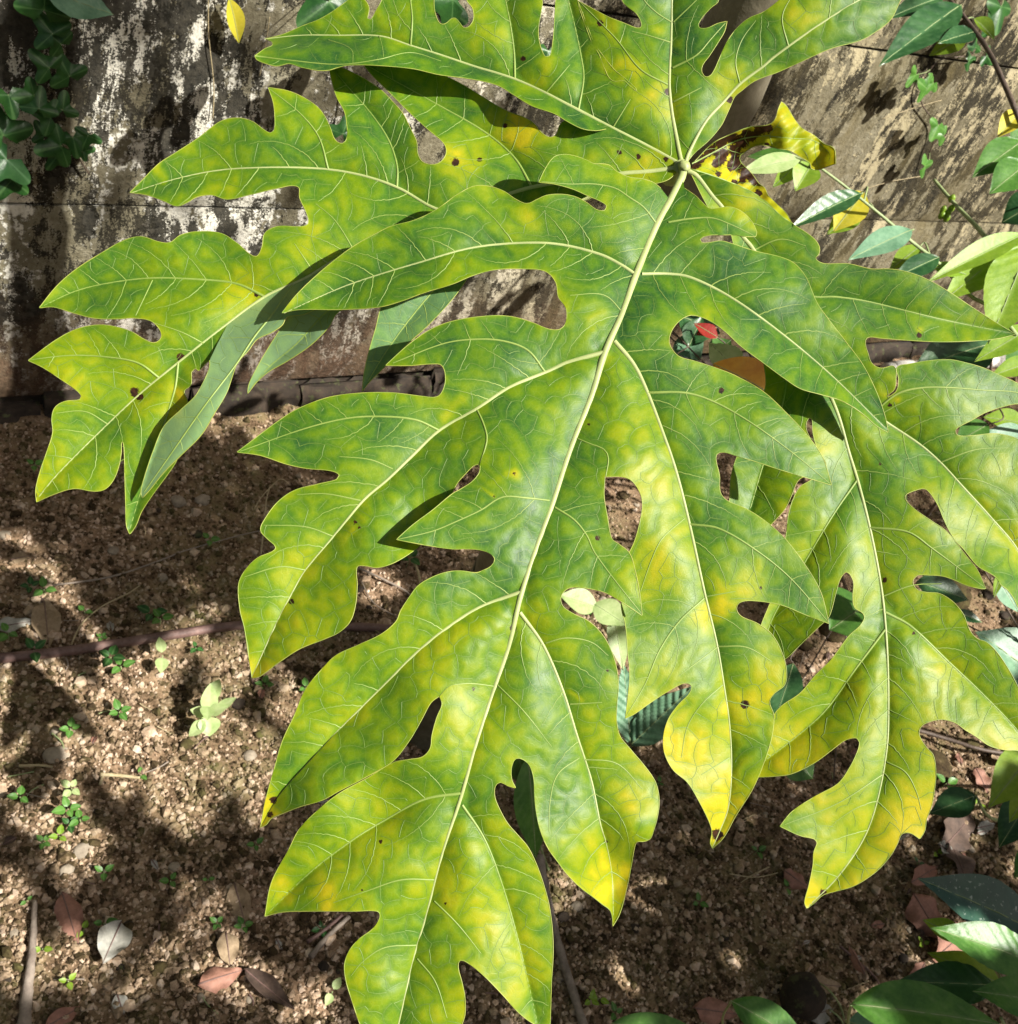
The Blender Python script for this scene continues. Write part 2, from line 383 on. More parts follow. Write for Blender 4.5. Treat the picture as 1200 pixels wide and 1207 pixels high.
MINOR_MAIN = [[(463,553),(437,542),(400,538)],[(425,590),(383,582),(350,583)],[(392,632),(360,621),(311,619)],[(360,672),(330,668),(288,680)],
 [(512,1037),(473,1037),(433,1050),(393,1064)],[(491,1114),(453,1117),(427,1134),(414,1150)],[(847,762),(880,763),(910,780)],[(833,703),(867,697)],
 [(845,763),(800,797)],[(807,611),(781,634),(769,657),(755,697)],[(852,807),(827,830),(810,857),(803,893)],[(860,893),(827,913)],
 [(512,1062),(540,1090),(567,1124)],[(492,1130),(513,1157),(527,1200)],[(643,758),(667,752),(697,757),(717,773)],[(672,830),(710,828)],
 [(688,895),(727,900),(757,930)],[(683,893),(657,913),(648,947),(647,980)],[(735,370),(712,348),(672,348)],[(585,806),(617,838),(650,880)]]
# lobe to the left, behind
vein('L2', 9, 2, (803,197),(770,202),(733,205),(690,211),(650,217),(623,222),(600,229),(550,246),(500,265),(450,285),(397,306),(360,328),(312,350),(260,388),(213,425),(170,460),(127,500),(67,560),(44,588))
vein('L2a', 5.5, 1.5, (627,221),(607,187),(573,157),(513,122),(470,98),(430,76))
vein('L2b', 6.5, 1.5, (540,250),(513,246),(470,222),(427,207),(377,199),(300,198),(250,202),(200,213),(156,227))
vein('L2d', 4.5, 1.3, (468,222),(468,195),(458,165),(439,136),(408,100),(388,76))
vein('L2e', 4, 1.3, (387,200),(376,162),(354,134),(318,105))
vein('L2f', 5.5, 1.4, (312,350),(280,335),(240,330),(180,328),(133,333),(90,343),(48,362))
vein('L2g', 4.5, 1.3, (187,445),(163,428),(127,421),(83,419),(36,424))
vein('L2h', 4.5, 1.3, (210,428),(207,455),(200,480),(187,520),(167,577),(153,624))
vein('L2c', 4.5, 1.5, (345,336),(320,372),(300,397),(278,430),(240,480),(205,530),(170,580))
MINOR_L2 = [[(367,317),(347,287)],[(127,500),(100,485),(66,487)],[(240,405),(215,392),(180,380)],[(420,300),(395,260),(372,240)],[(180,330),(160,372)]]
# top lobes
vein('L3', 8.5, 2, (802,194),(758,170),(723,152),(687,133),(662,120),(643,110),(610,95),(587,87),(560,79),(519,65),(484,54),(449,43),(400,42),(354,42),(314,46))
vein('L4', 9, 2.2, (804,192),(802,186),(792,133),(789,100),(791,50),(792,0),(792,-98))
vein('L5', 7, 2, (808,192),(812,180),(832,143),(852,121),(872,99),(900,78),(910,69),(960,33),(1013,0),(1073,-29))
vein('T1a', 4.5, 1.4, (607,92),(606,62),(601,25),(596,0),(590,-50))
vein('T1b', 4.5, 1.3, (682,128),(688,92),(685,67),(678,33),(670,0),(667,-24))
vein('T1c', 4, 1.4, (484,53),(486,22),(484,0),(482,-60))
vein('T1d', 4, 1.3, (787,100),(755,82),(728,48),(707,26),(684,3))
vein('T2a', 4, 1.3, (793,80),(821,65),(838,46),(855,27))
MINOR_T = [[(790,50),(761,41),(745,37)],[(791,26),(775,16),(759,0),(750,-20)],[(722,151),(743,117)],[(794,120),(827,103)],[(794,26),(821,0),(835,-15)],
 [(872,98),(867,73),(874,48),(891,24)],[(929,54),(922,20),(935,-8)],[(643,110),(672,76)]]
# right lobe, behind
vein('L7', 9, 2, (811,202),(820,206),(840,232),(850,243),(875,279),(886,292),(915,340),(945,400),(965,440),(980,470),(990,496),(1000,532),(1012,571),(1026,627),(1039,696),(1045,760),(1047,827),(1045,883),(1033,947),(1017,990),(987,1034),(953,1068))
vein('L7a', 5.5, 1.5, (888,295),(905,322),(930,342),(960,350),(984,350),(1020,355),(1070,367),(1112,377),(1150,385),(1194,393))
vein('L7b', 6.5, 1.8, (970,450),(1000,468),(1048,500),(1084,524),(1108,545),(1133,572),(1167,609),(1200,649),(1238,730))
vein('L7c', 4.5, 1.5, (1030,490),(1039,478),(1060,463),(1088,457),(1120,457),(1160,460),(1200,463),(1258,483))
vein('L7d', 5.5, 1.6, (1044,722),(1073,738),(1120,782),(1160,820),(1200,862),(1222,895))
vein('L7e', 5, 1.5, (1043,742),(1007,790),(973,837),(940,867),(897,900))
vein('L7f', 4.5, 1.4, (1010,566),(983,605),(950,660),(910,730),(893,785))
vein('L7g', 4.5, 1.3, (1026,622),(1070,627),(1098,646),(1133,672),(1160,692))
vein('L7h', 5, 1.5, (928,380),(929,420),(927,449),(922,478),(898,552),(884,600),(866,652))
MINOR_7 = [[(1045,898),(1067,910),(1080,933),(1086,955)],[(1040,913),(987,947),(925,972)],[(1108,545),(1150,530),(1190,528)],[(1040,703),(1075,690),(1110,688)],[(888,295),(920,282),(950,290)]]
# yellowing lobe
vein('L6', 5, 1.5, (814,200),(826,203),(855,213),(883,225),(903,238),(920,254),(936,265))
vein('L6a', 4, 1.2, (816,193),(840,180),(870,165),(900,160),(930,163),(960,166),(978,180))

E_P1 = [(779,222),(770,215),(758,211),(743,209),(732,205),(724,200),(719,195),(710,193),(700,193),(692,189),(678,184),(665,182),(653,185),(642,200),(635,215,1),(653,217),(675,223),(693,231),(707,237),(715,243),(713,248),(703,247),(693,240),(685,235),(675,231),(662,229),(645,230),(633,235),(621,240),(608,235),(593,225),(573,219),(557,220),(538,230),(513,248),(487,260),(460,267),(440,277),(417,290),(390,310),(367,330),(347,350),(332,369,1),(353,365),(400,365),(447,362),(473,355),(500,345),(533,335),(557,325),(583,318),(620,317),(643,320),(655,333),(658,350),(667,363),(667,380),(660,388),(647,388),(627,380),(607,374),(583,372),(540,377),(510,387),(483,405),(454,431,1),(483,431),(510,429),(521,431),(525,447),(521,462),(514,468),(497,467),(463,463),(430,463),(393,467),(367,475),(340,488),(279,533,1),(307,537),(337,547),(360,552),(390,555),(400,560),(397,565),(377,570),(347,578),(327,592),(312,612),(307,625),(315,635),(325,645),(321,650),(303,658),(287,675),(281,690),(283,720),(288,740),(293,773),(297,799,1)]
E_P2 = [(297,799,1),(305,798),(327,782),(353,765),(383,753),(400,745),(413,732),(419,713),(421,690),(421,668),(430,667),(445,669),(467,662),(495,643),(515,620),(528,597),(534,579),(540,568),(549,558),(558,549),(564,547)]
E_P3 = [(566,549),(565,557),(556,568),(542,577),(533,582),(510,601),(486,619),(467,636,1),(482,639),(510,644),(533,647),(551,647),(565,648),(577,652),(583,659),(579,667),(570,672),(561,675),(544,673),(528,674),(510,680),(493,690),(483,703),(472,720),(467,732),(450,747),(423,760),(397,772),(380,788),(360,813),(347,843),(333,873),(323,907),(313,943),(307,975,1)]
E_P4a = [(307,975,1),(314,972),(319,965),(330,960),(353,951),(380,943),(400,932),(433,915),(463,897),(483,872),(497,848),(508,828),(517,821)]
E_P4b = [(518,821),(521,830),(515,845),(509,867),(507,882),(498,892),(483,895),(463,899),(433,917),(400,935),(377,953),(353,977),(340,1002),(320,1040),(312,1080,1),(333,1075),(367,1074),(417,1074),(445,1074),(448,1080),(440,1094),(423,1107),(412,1120),(406,1137),(408,1157),(415,1180),(423,1204),(437,1240),(455,1270,1)]
E_P5a = [(807,222),(820,231),(829,240),(837,246),(848,245),(861,244),(875,250),(886,261),(892,274),(891,279,1),(879,279),(868,277),(853,277),(839,277),(829,279),(825,282),(827,286),(835,286),(850,284),(862,287),(877,292),(894,297),(908,300),(923,304),(937,311),(950,327),(963,357),(977,377),(997,403),(1017,430),(1033,462),(1043,490),(1047,510,1),(1033,502),(1017,488),(993,473),(967,465),(943,458),(923,445),(900,428),(873,408),(857,393),(843,382),(827,374),(812,372),(797,382),(789,397),(790,408),(800,420),(820,426),(847,435),(867,443),(900,462),(927,487),(953,515),(970,540),(980,572,1),(950,563),(917,553),(893,545),(867,537),(853,533),(845,535),(844,543),(848,560),(849,580),(857,590),(880,600),(907,618),(927,637),(947,663),(967,697),(977,735,1),(950,725),(920,713),(887,708),(872,710),(868,717),(873,726),(893,735),(910,748),(922,770),(927,790),(925,807),(913,817),(907,827),(912,843),(910,867),(900,900),(887,930),(867,962),(853,987),(840,1000,1)]
E_P5b = [(714,562),(733,562),(745,567),(755,583),(757,597),(753,620),(747,640),(740,655),(734,680),(732,705),(733,720),(737,736),(740,771),(742,796),(740,821),(737,847,1),(747,842),(767,828),(787,815),(807,805),(815,808),(812,818),(800,830),(788,847),(782,867),(783,887),(793,907),(810,922),(823,943),(835,967),(839,980),(837,994),(840,1000,1)]
E_P6 = [(713,562),(712,585),(716,610),(721,635),(729,641),(742,652),(749,674),(754,699),(757,726,1),(747,719),(729,707),(712,698),(695,694),(677,692),(667,695),(661,704),(663,714),(675,723),(692,731),(704,741),(714,754),(722,771),(727,789),(729,808),(727,833),(727,852),(731,868),(743,883),(763,907),(773,923),(777,943),(775,962),(770,980),(766,989),(758,992),(751,992),(748,998),(744,1020),(738,1050),(730,1078),(722,1092,1),(722,1084),(719,1073),(710,1066),(700,1058),(684,1046),(668,1030),(656,1014),(646,1000),(637,980),(632,958),(630,940),(629,918),(624,902),(616,895),(608,894),(603,904),(603,918),(608,929,1),(598,926),(590,922),(584,926),(583,938),(588,952),(598,970),(610,984),(622,998),(632,1018),(640,1040),(647,1066),(651,1095),(652,1124),(650,1157),(649,1190),(648,1213,1),(633,1209),(613,1195),(590,1170),(567,1147),(550,1134),(542,1132),(540,1140),(545,1160),(548,1177),(547,1200),(530,1236),(500,1262),(455,1270,1)]
E_L2top = [(706,147),(690,145),(668,142),(660,147),(655,159),(648,162),(638,156),(630,146),(617,138),(600,132),(583,123),(567,113),(540,97),(510,84),(470,75),(425,72,1),(439,89),(452,102),(465,115),(484,134),(506,154),(523,169),(526,180),(519,191),(508,194),(497,190),(492,180),(491,167),(484,152),(475,134),(462,119),(449,106),(430,93),(408,82),(387,74,1),(391,95),(397,115),(406,132),(409,150),(409,162),(404,169),(395,165),(389,150),(382,136),(374,126),(358,115),(339,107),(316,103,1),(322,121),(324,141),(323,154),(319,157),(311,153),(297,143),(280,139),(260,143),(233,163),(207,180),(187,193),(167,213),(153,227,1),(173,230),(193,237),(208,243),(220,239),(233,232),(250,230),(267,235),(293,230),(327,222),(351,220),(353,233),(362,253),(363,264),(353,267),(327,267),(312,275),(309,290),(303,302),(295,300),(280,287),(260,275),(233,273),(213,277),(200,286),(187,285),(167,279),(147,283),(120,298),(90,317),(67,337),(46,363,1),(63,362),(83,368),(110,375),(137,376),(157,375),(177,378),(188,388),(190,398),(182,404),(170,400),(157,392),(140,386),(117,383),(93,387),(67,400),(33,425,1),(50,433),(73,448),(90,460),(96,467),(94,471),(77,473),(65,480),(61,493),(62,510),(55,533),(48,553),(42,577),(43,592,1),(63,583),(87,576),(110,579),(123,577),(133,567),(140,550),(143,533),(144,520),(146,527),(147,560),(148,593),(149,620),(153,630,1),(160,620),(167,603),(180,583),(197,560),(208,543),(218,515),(222,490),(221,472),(217,461),(225,454),(226,438),(230,434),(234,437),(241,430),(247,425)]
E_L2low = [(397,306),(440,306),(520,285),(600,262),(660,244),(686,234),(700,228),(745,220),(785,213),(803,198)]
E_L2c = [(397,306),(420,325),(395,350),(360,370),(338,374),(333,383),(320,392),(303,400),(293,413),(280,427),(275,440),(267,463),(253,487),(237,513),(213,537),(193,557),(177,577),(168,587,1),(166,580),(170,563),(180,533),(193,503),(213,483),(230,467),(240,450),(247,433),(247,425)]
E_T1 = [(312,46,1),(332,41),(358,30),(376,23),(393,13),(408,2),(420,-6),(430,0),(435,9),(434,17),(433,22),(437,23),(443,13),(450,0),(458,-30),(482,-75,1),(505,-45),(511,-5),(512,11),(515,22),(519,28),(525,28),(532,22),(536,21),(541,26),(547,33),(552,32),(558,23),(557,10),(550,0),(548,-40),(585,-85,1),(625,-40),(639,0),(638,13),(635,30),(635,45),(638,58),(643,67),(648,66),(651,53),(653,33),(654,13),(655,0),(658,-25),(667,-45,1),(678,-15),(683,10),(690,30),(698,51),(706,64),(712,79),(718,92),(724,96),(735,95),(742,101),(750,107),(750,105),(735,91),(724,82),(708,62),(700,50),(691,27),(681,1,1),(698,10),(717,20),(735,27),(750,33),(755,33),(756,27),(750,16),(740,8),(733,0),(731,-35),(765,-80),(792,-100,1)]
E_T2 = [(792,-100,1),(812,-60),(836,-20),(847,0),(838,9),(828,20),(823,29),(824,33),(834,33),(845,28),(857,25,1),(854,37),(847,49),(836,66),(828,77),(827,85),(830,90),(836,90),(841,84),(847,71),(856,51),(867,35),(882,22),(900,14),(915,3),(950,-28),(1000,-55),(1075,-30,1)]
E_T3 = [(1075,-30,1),(1060,3),(1050,23),(1033,37),(1013,48),(980,57),(950,70),(917,85),(900,91),(887,97),(874,107),(866,114),(861,125),(856,136),(850,148),(836,165),(819,180),(809,192)]
E_L3b = [(314,46),(322,52),(313,57),(300,66,1),(302,70),(313,75),(326,78),(341,75),(354,79),(374,83),(387,83),(397,80),(410,77),(440,77),(486,81),(517,88),(560,94),(587,101),(607,113),(627,125),(653,134),(670,144),(687,152),(703,154),(715,152)]
E_L6 = [(937,266),(932,261),(927,252),(916,241),(905,230),(901,221),(895,217),(890,210),(883,201),(873,191),(872,184),(877,180),(888,173),(899,171),(916,175),(932,178),(945,186),(955,193),(956,199),(966,200),(971,198),(985,193,1),(983,175),(972,170),(960,160),(945,151),(936,140),(927,125),(921,120,1),(917,129),(914,140),(906,147),(883,150),(862,158),(840,169),(819,190)]
E_L7 = [(937,266),(950,274),(961,283),(966,292),(965,300),(961,304),(966,309),(974,311),(1000,311),(1027,317),(1047,317),(1067,320),(1090,328),(1117,343),(1147,363),(1177,382),(1197,394,1),(1177,399),(1147,402),(1110,403),(1083,402),(1040,399),(1022,398),(1020,406),(1023,416),(1026,426),(1032,432),(1040,434),(1054,432),(1056,446),(1054,459),(1045,467),(1047,468),(1057,460),(1059,446),(1057,433),(1072,429),(1096,425),(1120,424),(1140,428),(1160,434),(1180,443),(1200,452),(1238,473),(1265,486,1),(1235,480),(1200,476),(1180,480),(1160,487),(1144,496),(1132,502),(1126,507),(1127,512),(1134,514),(1150,513),(1170,511),(1186,513),(1200,518),(1232,540),(1258,600),(1262,680),(1240,760,1),(1215,735),(1200,716),(1194,704),(1186,694),(1179,689),(1176,683),(1169,677),(1156,670),(1149,664),(1137,649),(1123,633),(1113,614),(1105,595),(1095,580),(1089,576),(1076,579),(1067,584),(1068,590),(1078,600),(1095,612),(1113,624),(1121,632),(1138,654),(1152,672),(1162,694,1),(1156,694),(1139,690),(1123,683),(1110,679),(1095,678),(1081,678),(1077,682),(1076,688),(1081,695),(1091,698),(1105,699),(1116,704),(1126,712),(1136,725),(1143,743),(1152,753),(1163,757),(1176,770),(1190,791),(1200,810),(1218,850),(1226,902,1),(1212,892),(1200,885),(1184,884),(1166,879),(1150,868),(1137,860),(1126,852),(1110,848),(1092,852),(1084,859),(1084,868),(1092,881),(1100,890),(1103,911),(1101,934),(1098,950),(1092,966),(1090,979),(1084,989,1),(1073,982),(1063,983),(1058,994),(1050,1008),(1033,1027),(1007,1044),(983,1051),(970,1055),(960,1064),(951,1071,1),(948,1064),(953,1044),(958,1020),(959,1004),(963,993),(960,989),(943,985),(919,974,1),(933,957),(960,939),(987,924),(1000,907),(1010,887),(1013,875),(1010,870),(997,872),(983,882),(960,899),(933,912),(913,915),(890,916,1),(898,870),(908,849),(920,833),(943,817),(960,797),(980,777),(1000,750),(1013,738),(1019,728),(1016,722),(1007,716),(1005,703),(1006,687),(1001,676),(997,674),(990,683),(985,700),(977,727),(967,737),(943,760),(925,777),(890,795,1),(893,750),(915,690),(927,627),(929,608),(934,590),(943,574),(954,567),(966,559),(974,550),(972,542),(963,528),(958,510),(957,494),(954,492),(951,496),(950,505),(953,513),(960,528),(966,548),(954,560),(943,564),(938,571),(933,584),(925,600),(910,617),(890,640),(862,662,1),(858,620),(860,587),(862,560),(869,537),(885,500),(902,457),(901,433),(895,400),(880,360),(868,320),(862,278),(850,262),(835,245),(815,206)]
# leaf hidden beneath: two lobes show
vein('B1', 5, 1.4, (560,262),(470,310),(387,366),(350,405),(317,433),(293,461))
vein('B2', 5, 1.4, (560,262),(540,310),(507,347),(480,380),(455,415),(428,459))
E_B1 = [(560,262),(520,325),(450,352),(400,367),(387,386),(366,407),(338,426),(317,438),(303,450),(292,464,1),(293,454),(303,433),(315,412),(327,393),(341,372),(380,325),(440,285),(500,262),(560,262)]
E_B2 = [(560,262),(565,300),(546,335),(532,354),(506,382),(481,405),(455,431),(434,452),(427,462,1),(429,440),(436,410),(443,386),(449,363),(470,325),(510,280),(560,262)]
HUBD = (.745+(.80-.745)*.66)*LS; BD = (.745+(.84-.745)*.66)*LS
def tps(ctrl):
    A = np.array(ctrl, float); p = A[:, :2]/500.0; z = A[:, 2]; n = len(p)
    def U(r2): return np.where(r2 > 1e-12, r2*np.log(r2+1e-12), 0)
    K = U(((p[:, None]-p[None])**2).sum(-1)) + np.eye(n)*.02
    Q = np.hstack([np.ones((n, 1)), p]); S = np.zeros((n+3, n+3)); S[:n, :n] = K; S[:n, n:] = Q; S[n:, :n] = Q.T
    wv = np.linalg.solve(S, np.r_[z, 0, 0, 0])
    def f(xy):
        q = xy/500.0; return U(((q[:, None]-p[None])**2).sum(-1)) @ wv[:n] + wv[n] + q @ wv[n+1:]
    return f
def poly_dist(xy, pl):
    """distance to polyline and signed side"""
    a = pl[:-1]; d = pl[1:]-a; L2 = (d**2).sum(1)+1e-9
    out = np.full(len(xy), 1e9); sg = np.zeros(len(xy))
    for c in range(0, len(xy), 20000):
        q = xy[c:c+20000]; r = q[:, None]-a[None]
        t = np.clip((r*d[None]).sum(-1)/L2, 0, 1); e = r-t[..., None]*d[None]; dd = (e**2).sum(-1)
        k = dd.argmin(1); ii = np.arange(len(q)); out[c:c+20000] = np.sqrt(dd[ii, k])
        sg[c:c+20000] = d[k, 0]*r[ii, k, 1]-d[k, 1]*r[ii, k, 0]
    return out, np.sign(sg)
def resample(pl, step):
    s = np.r_[0, np.cumsum(np.sqrt(((pl[1:]-pl[:-1])**2).sum(1)))]
    t = np.linspace(0, s[-1], max(2, int(s[-1]/step)+1)); return np.stack([np.interp(t, s, pl[:, 0]), np.interp(t, s, pl[:, 1])], -1)
def inside(xy, poly):
    res = np.zeros(len(xy), bool); x, y = xy[:, 0], xy[:, 1]
    for i in range(len(poly)):
        x1, y1 = poly[i-1]; x2, y2 = poly[i]
        if y1 == y2: continue
        res ^= ((y1 > y) != (y2 > y)) & (x < (x2-x1)*(y-y1)/(y2-y1)+x1)
    return res
GROUPS = dict(
 main=([(805,197,.80),(775,263,.778),(720,405,.735),(650,600,.69),(613,720,.668),(540,940,.642),(470,1200,.630),(335,370,.748),(500,300,.750),(600,380,.735),(282,533,.712),(454,431,.728),(297,797,.672),(467,636,.678),(310,970,.652),(313,1078,.648),(891,279,.790),(1045,505,.765),(980,570,.742),(975,735,.722),(840,1000,.700),(722,1090,.672),(648,1210,.648),(740,848,.690),(636,213,.775)],
       ['main','m0','left2','left3','left4','right2','right3','right4','r1']),
 L2=([(803,197,.806),(758,172,.812),(706,147,.824),(650,217,.815),(600,228,.818),(500,265,.815),(397,306,.806),(312,350,.795),(213,425,.780),(43,587,.775),(153,630,.785),(33,425,.79),(46,363,.80),(155,227,.83),(316,103,.845),(388,76,.850),(428,76,.850),(540,97,.846),(640,160,.830)],
     ['L2','L2a','L2b','L2f','L2d','L2h']),
 top=([(803,193,.803),(706,147,.818),(610,95,.826),(450,42,.835),(312,46,.845),(482,-75,.85),(590,-85,.84),(667,-45,.83),(792,100,.812),(792,-100,.80),(857,25,.815),(900,78,.800),(960,33,.79),(1075,-30,.79),(856,136,.812)],
      ['L3','L4','L5','T1a','T1b']),
 L7=([(808,200,.803),(850,243,.808),(937,266,.812),(886,292,.810),(980,470,.805),(1012,571,.795),(1045,760,.770),(1033,947,.748),(953,1067,.738),(1197,394,.815),(1265,486,.82),(1240,760,.785),(1226,902,.765),(890,916,.772),(890,795,.79),(862,662,.80),(901,433,.812),(919,974,.745),(1090,985,.755)],
     ['L7','L7a','L7b','L7d','L7e','L7f','L7h']),
 L6=([(808,198,.803),(870,165,.815),(937,266,.812),(880,215,.822),(921,120,.820),(985,190,.83),(900,165,.835)], ['L6','L6a']),
 B=([(560,262,.84),(292,463,.815),(427,461,.80),(400,366,.80),(341,372,.815),(500,345,.80)], ['B1','B2']),
)
GF = {k: (tps([(x, y, (.745+(z-.745)*.66)*LS) for x, y, z in c]), [resample(VE[v][0], 15) for v in vs]) for k, (c, vs) in GROUPS.items()}
YG = [(345,362,14,1.1),(375,345,20,.7),(593,143,35,.8),(547,190,28,1.1),(460,33,30,.7),(577,33,32,.8),(633,90,25,1),(610,277,22,.9),(367,290,24,.9),(577,260,20,.5),(183,203,9,1),(267,223,12,.6),(280,350,36,.9),  # first two spots paint sun sheen on the left tip; the rest is yellowing
 (717,27,28,1),(737,77,18,1),(780,33,18,1),(773,117,28,1.1),(853,103,26,1),(943,17,30,.6),(767,190,28,1.1),(610,157,24,1),(870,235,34,1.2),(170,460,50,.6),(60,560,40,.8),(210,475,12,1.2),(100,420,45,.45),(43,590,12,.8),
 (528,487,24,1.1),(640,350,28,.7),(700,380,18,.7),(340,700,60,.75),(297,790,26,1.1),(415,620,10,1),(600,558,11,1.2),(583,585,8,1.3),(400,820,46,.7),(308,955,22,1.3),(560,740,26,.5),(630,720,16,.5),(650,500,30,.5),
 (330,1040,22,.9),(380,1060,16,.9),(430,1150,36,.6),(722,1050,36,1.2),(735,1020,20,.8),(700,1000,24,.6),(748,945,26,1),(620,1130,36,.7),(640,1060,26,.6),(560,1080,36,.5),(685,820,7,1),(500,1020,60,.3),
 (740,500,34,.6),(860,470,36,.5),(850,695,26,1),(885,690,20,1),(770,660,40,.8),(840,722,20,1.2),(875,832,30,1.2),(850,950,46,1.2),(845,985,16,1),(800,880,46,.8),(900,800,26,.8),(760,560,40,.5),
 (1030,1000,70,.8),(960,1060,22,1.2),(1080,960,34,.9),(930,880,46,.6),(1100,830,60,.4),(1020,830,50,.4),(1160,560,50,.45),(960,610,28,.5),(1085,390,9,1.2),(970,520,26,.6),(1100,520,36,.4),(1195,640,26,.8),(1048,477,8,1.2)]
NG = [(419,615,3.2),(424,622,2),(343,709,3),(605,741,4),(558,812,2),(704,634,3.2),(158,463,7),(165,468,5),(707,27,4),(537,191,5),(449,992,2.5),(427,1049,2),(525,1065,2),(878,831,5),(846,984,7),(1084,395,3.5),(583,585,2),(606,558,2),
 (694,500,2),(850,460,3),(716,790,2),(896,693,2.5),(1043,684,3),(616,69,3),(787,108,5),(860,118,4),(565,188,3),(213,420,4),(42,584,3),(714,992,2),(323,944,4),(318,960,4),(302,347,3),(1077,747,2),(1037,547,2),(1049,477,2.5),(970,1053,5),(595,148,3),(753,185,4),(730,180,3),(785,188,4)]
CAN_PTS = []
def chamfer(mask, n=14):
    d = np.where(mask, 0., 99.)
    for _ in range(n):
        q = d.copy()
        for dy in (-1, 0, 1):
            for dx in (-1, 0, 1):
                if dx or dy:
                    s = np.roll(np.roll(d, dy, 0), dx, 1)+math.hypot(dx, dy); q = np.minimum(q, s)
        d = q
    return d
def build_piece(name, comps, grp, root, draw, minors=(), yel0=.3, extra=None, mat='papaya', grid=2.6, tert=22, label=None, nec=(), fold=.0095):
    poly = np.concatenate([c[1] for c in comps])
    keep = np.r_[True, ((poly[1:]-poly[:-1])**2).sum(1) > .6]; poly = poly[keep]
    if ((poly[0]-poly[-1])**2).sum() < .6: poly = poly[:-1]
    lo = poly.min(0)-6; hi = poly.max(0)+6
    base, folds = GF[grp]
    W_, H_ = int(hi[0]-lo[0])+2, int(hi[1]-lo[1])+2; SS = 2
    pm = np.zeros((H_*SS, W_*SS), bool); e1 = np.roll(poly, 1, 0); e2 = poly; cols = lo[0]+(np.arange(W_*SS)+.5)/SS
    for r in range(H_*SS):
        y = lo[1]+(r+.5)/SS; k = (e1[:, 1] > y) != (e2[:, 1] > y)
        if k.any():
            xs_ = np.sort(e1[k, 0]+(y-e1[k, 1])*(e2[k, 0]-e1[k, 0])/(e2[k, 1]-e1[k, 1])); pm[r] = np.searchsorted(xs_, cols) % 2 == 1
    er = pm.copy()
    for _ in range(3): er = er & np.roll(er, 1, 0) & np.roll(er, -1, 0) & np.roll(er, 1, 1) & np.roll(er, -1, 1)
    def look(M_, q):
        i = np.floor((q-lo)*SS).astype(int); ok = (i[:, 0] >= 0) & (i[:, 0] < W_*SS) & (i[:, 1] >= 0) & (i[:, 1] < H_*SS)
        return M_[np.clip(i[:, 1], 0, H_*SS-1), np.clip(i[:, 0], 0, W_*SS-1)] & ok
    inside = lambda q, _p: look(pm, q)
    # --- side veins
    majors = [VE[k][0] for k in draw]; allv = [v for v in majors]
    smalls = [cr(m_, 4) for m_ in minors]; lines = [(resample(s, 4), 2.0, .8) for s in smalls]; allv += smalls
    occ = np.concatenate([resample(v, 4) for v in allv]) if allv else np.zeros((0, 2))
    for vi, key in enumerate(draw):
        if key.startswith('cut'): continue
        v = resample(VE[key][0], 2.0); side = 1; s = random.uniform(10, 20)
        big = VE[key][1] > 4.2
        while s < len(v)*2-10:
            i = int(s/2); tan = v[min(i+2, len(v)-1)]-v[max(i-2, 0)]; tan = tan/(np.linalg.norm(tan)+1e-9)
            for side in ((1, -1) if random.random() < .55 else ((1,) if random.random() < .5 else (-1,))):
                a = side*math.radians(random.uniform(52, 76)); ca, sa = math.cos(a), math.sin(a)
                d = np.array([tan[0]*ca-tan[1]*sa, tan[0]*sa+tan[1]*ca]); p = v[i].copy(); path = [p.copy()]
                turn = -side*math.radians(random.uniform(.5, 2.6))
                for st in range(int(random.uniform(22, 34))):
                    c_, s_ = math.cos(turn), math.sin(turn); d = np.array([d[0]*c_-d[1]*s_, d[0]*s_+d[1]*c_])
                    q = p+d*3
                    if not inside(q[None], poly)[0]: break
                    if st > 4 and len(occ) and (((occ-q)**2).sum(1).min() < 42):
                        if st < 9: path = []
                        else: path.append(q)
                        break
                    p = q; path.append(p.copy())
                if len(path) > 4:
                    pa = np.array(path); pa[1:-1] += rng.normal(0, .35, pa[1:-1].shape); lines.append((pa, 1.6 if big else 1.2, .35)); occ = np.concatenate([occ, pa])
            s += random.uniform(24, 38)
    # --- areole network
    gx, gy = np.meshgrid(np.arange(lo[0]-40, hi[0]+40, tert), np.arange(lo[1]-40, hi[1]+40, tert))
    sp = np.stack([gx.ravel(), gy.ravel()], -1)+rng.uniform(-.42*tert, .42*tert, (gx.size, 2))
    tri = delaunay_2d_cdt([Vector(p) for p in sp], [], [], 0, 1e-6)[2]
    cc = {}; em = {}
    for ti, f in enumerate(tri):
        a, b_, c_ = sp[f[0]], sp[f[1]], sp[f[2]]; dd = 2*(a[0]*(b_[1]-c_[1])+b_[0]*(c_[1]-a[1])+c_[0]*(a[1]-b_[1]))
        if abs(dd) < 1e-6: continue
        A_, B_, C_ = (a**2).sum(), (b_**2).sum(), (c_**2).sum()
        cc[ti] = np.array([(A_*(b_[1]-c_[1])+B_*(c_[1]-a[1])+C_*(a[1]-b_[1]))/dd, (A_*(c_[0]-b_[0])+B_*(a[0]-c_[0])+C_*(b_[0]-a[0]))/dd])
        for e in ((f[0], f[1]), (f[1], f[2]), (f[2], f[0])): em.setdefault(tuple(sorted(e)), []).append(ti)
    segs = [(cc[t_[0]], cc[t_[1]]) for t_ in em.values() if len(t_) == 2 and t_[0] in cc and t_[1] in cc]
    segs = [s for s in segs if 3 < np.linalg.norm(s[0]-s[1]) < 3*tert]
    net = []
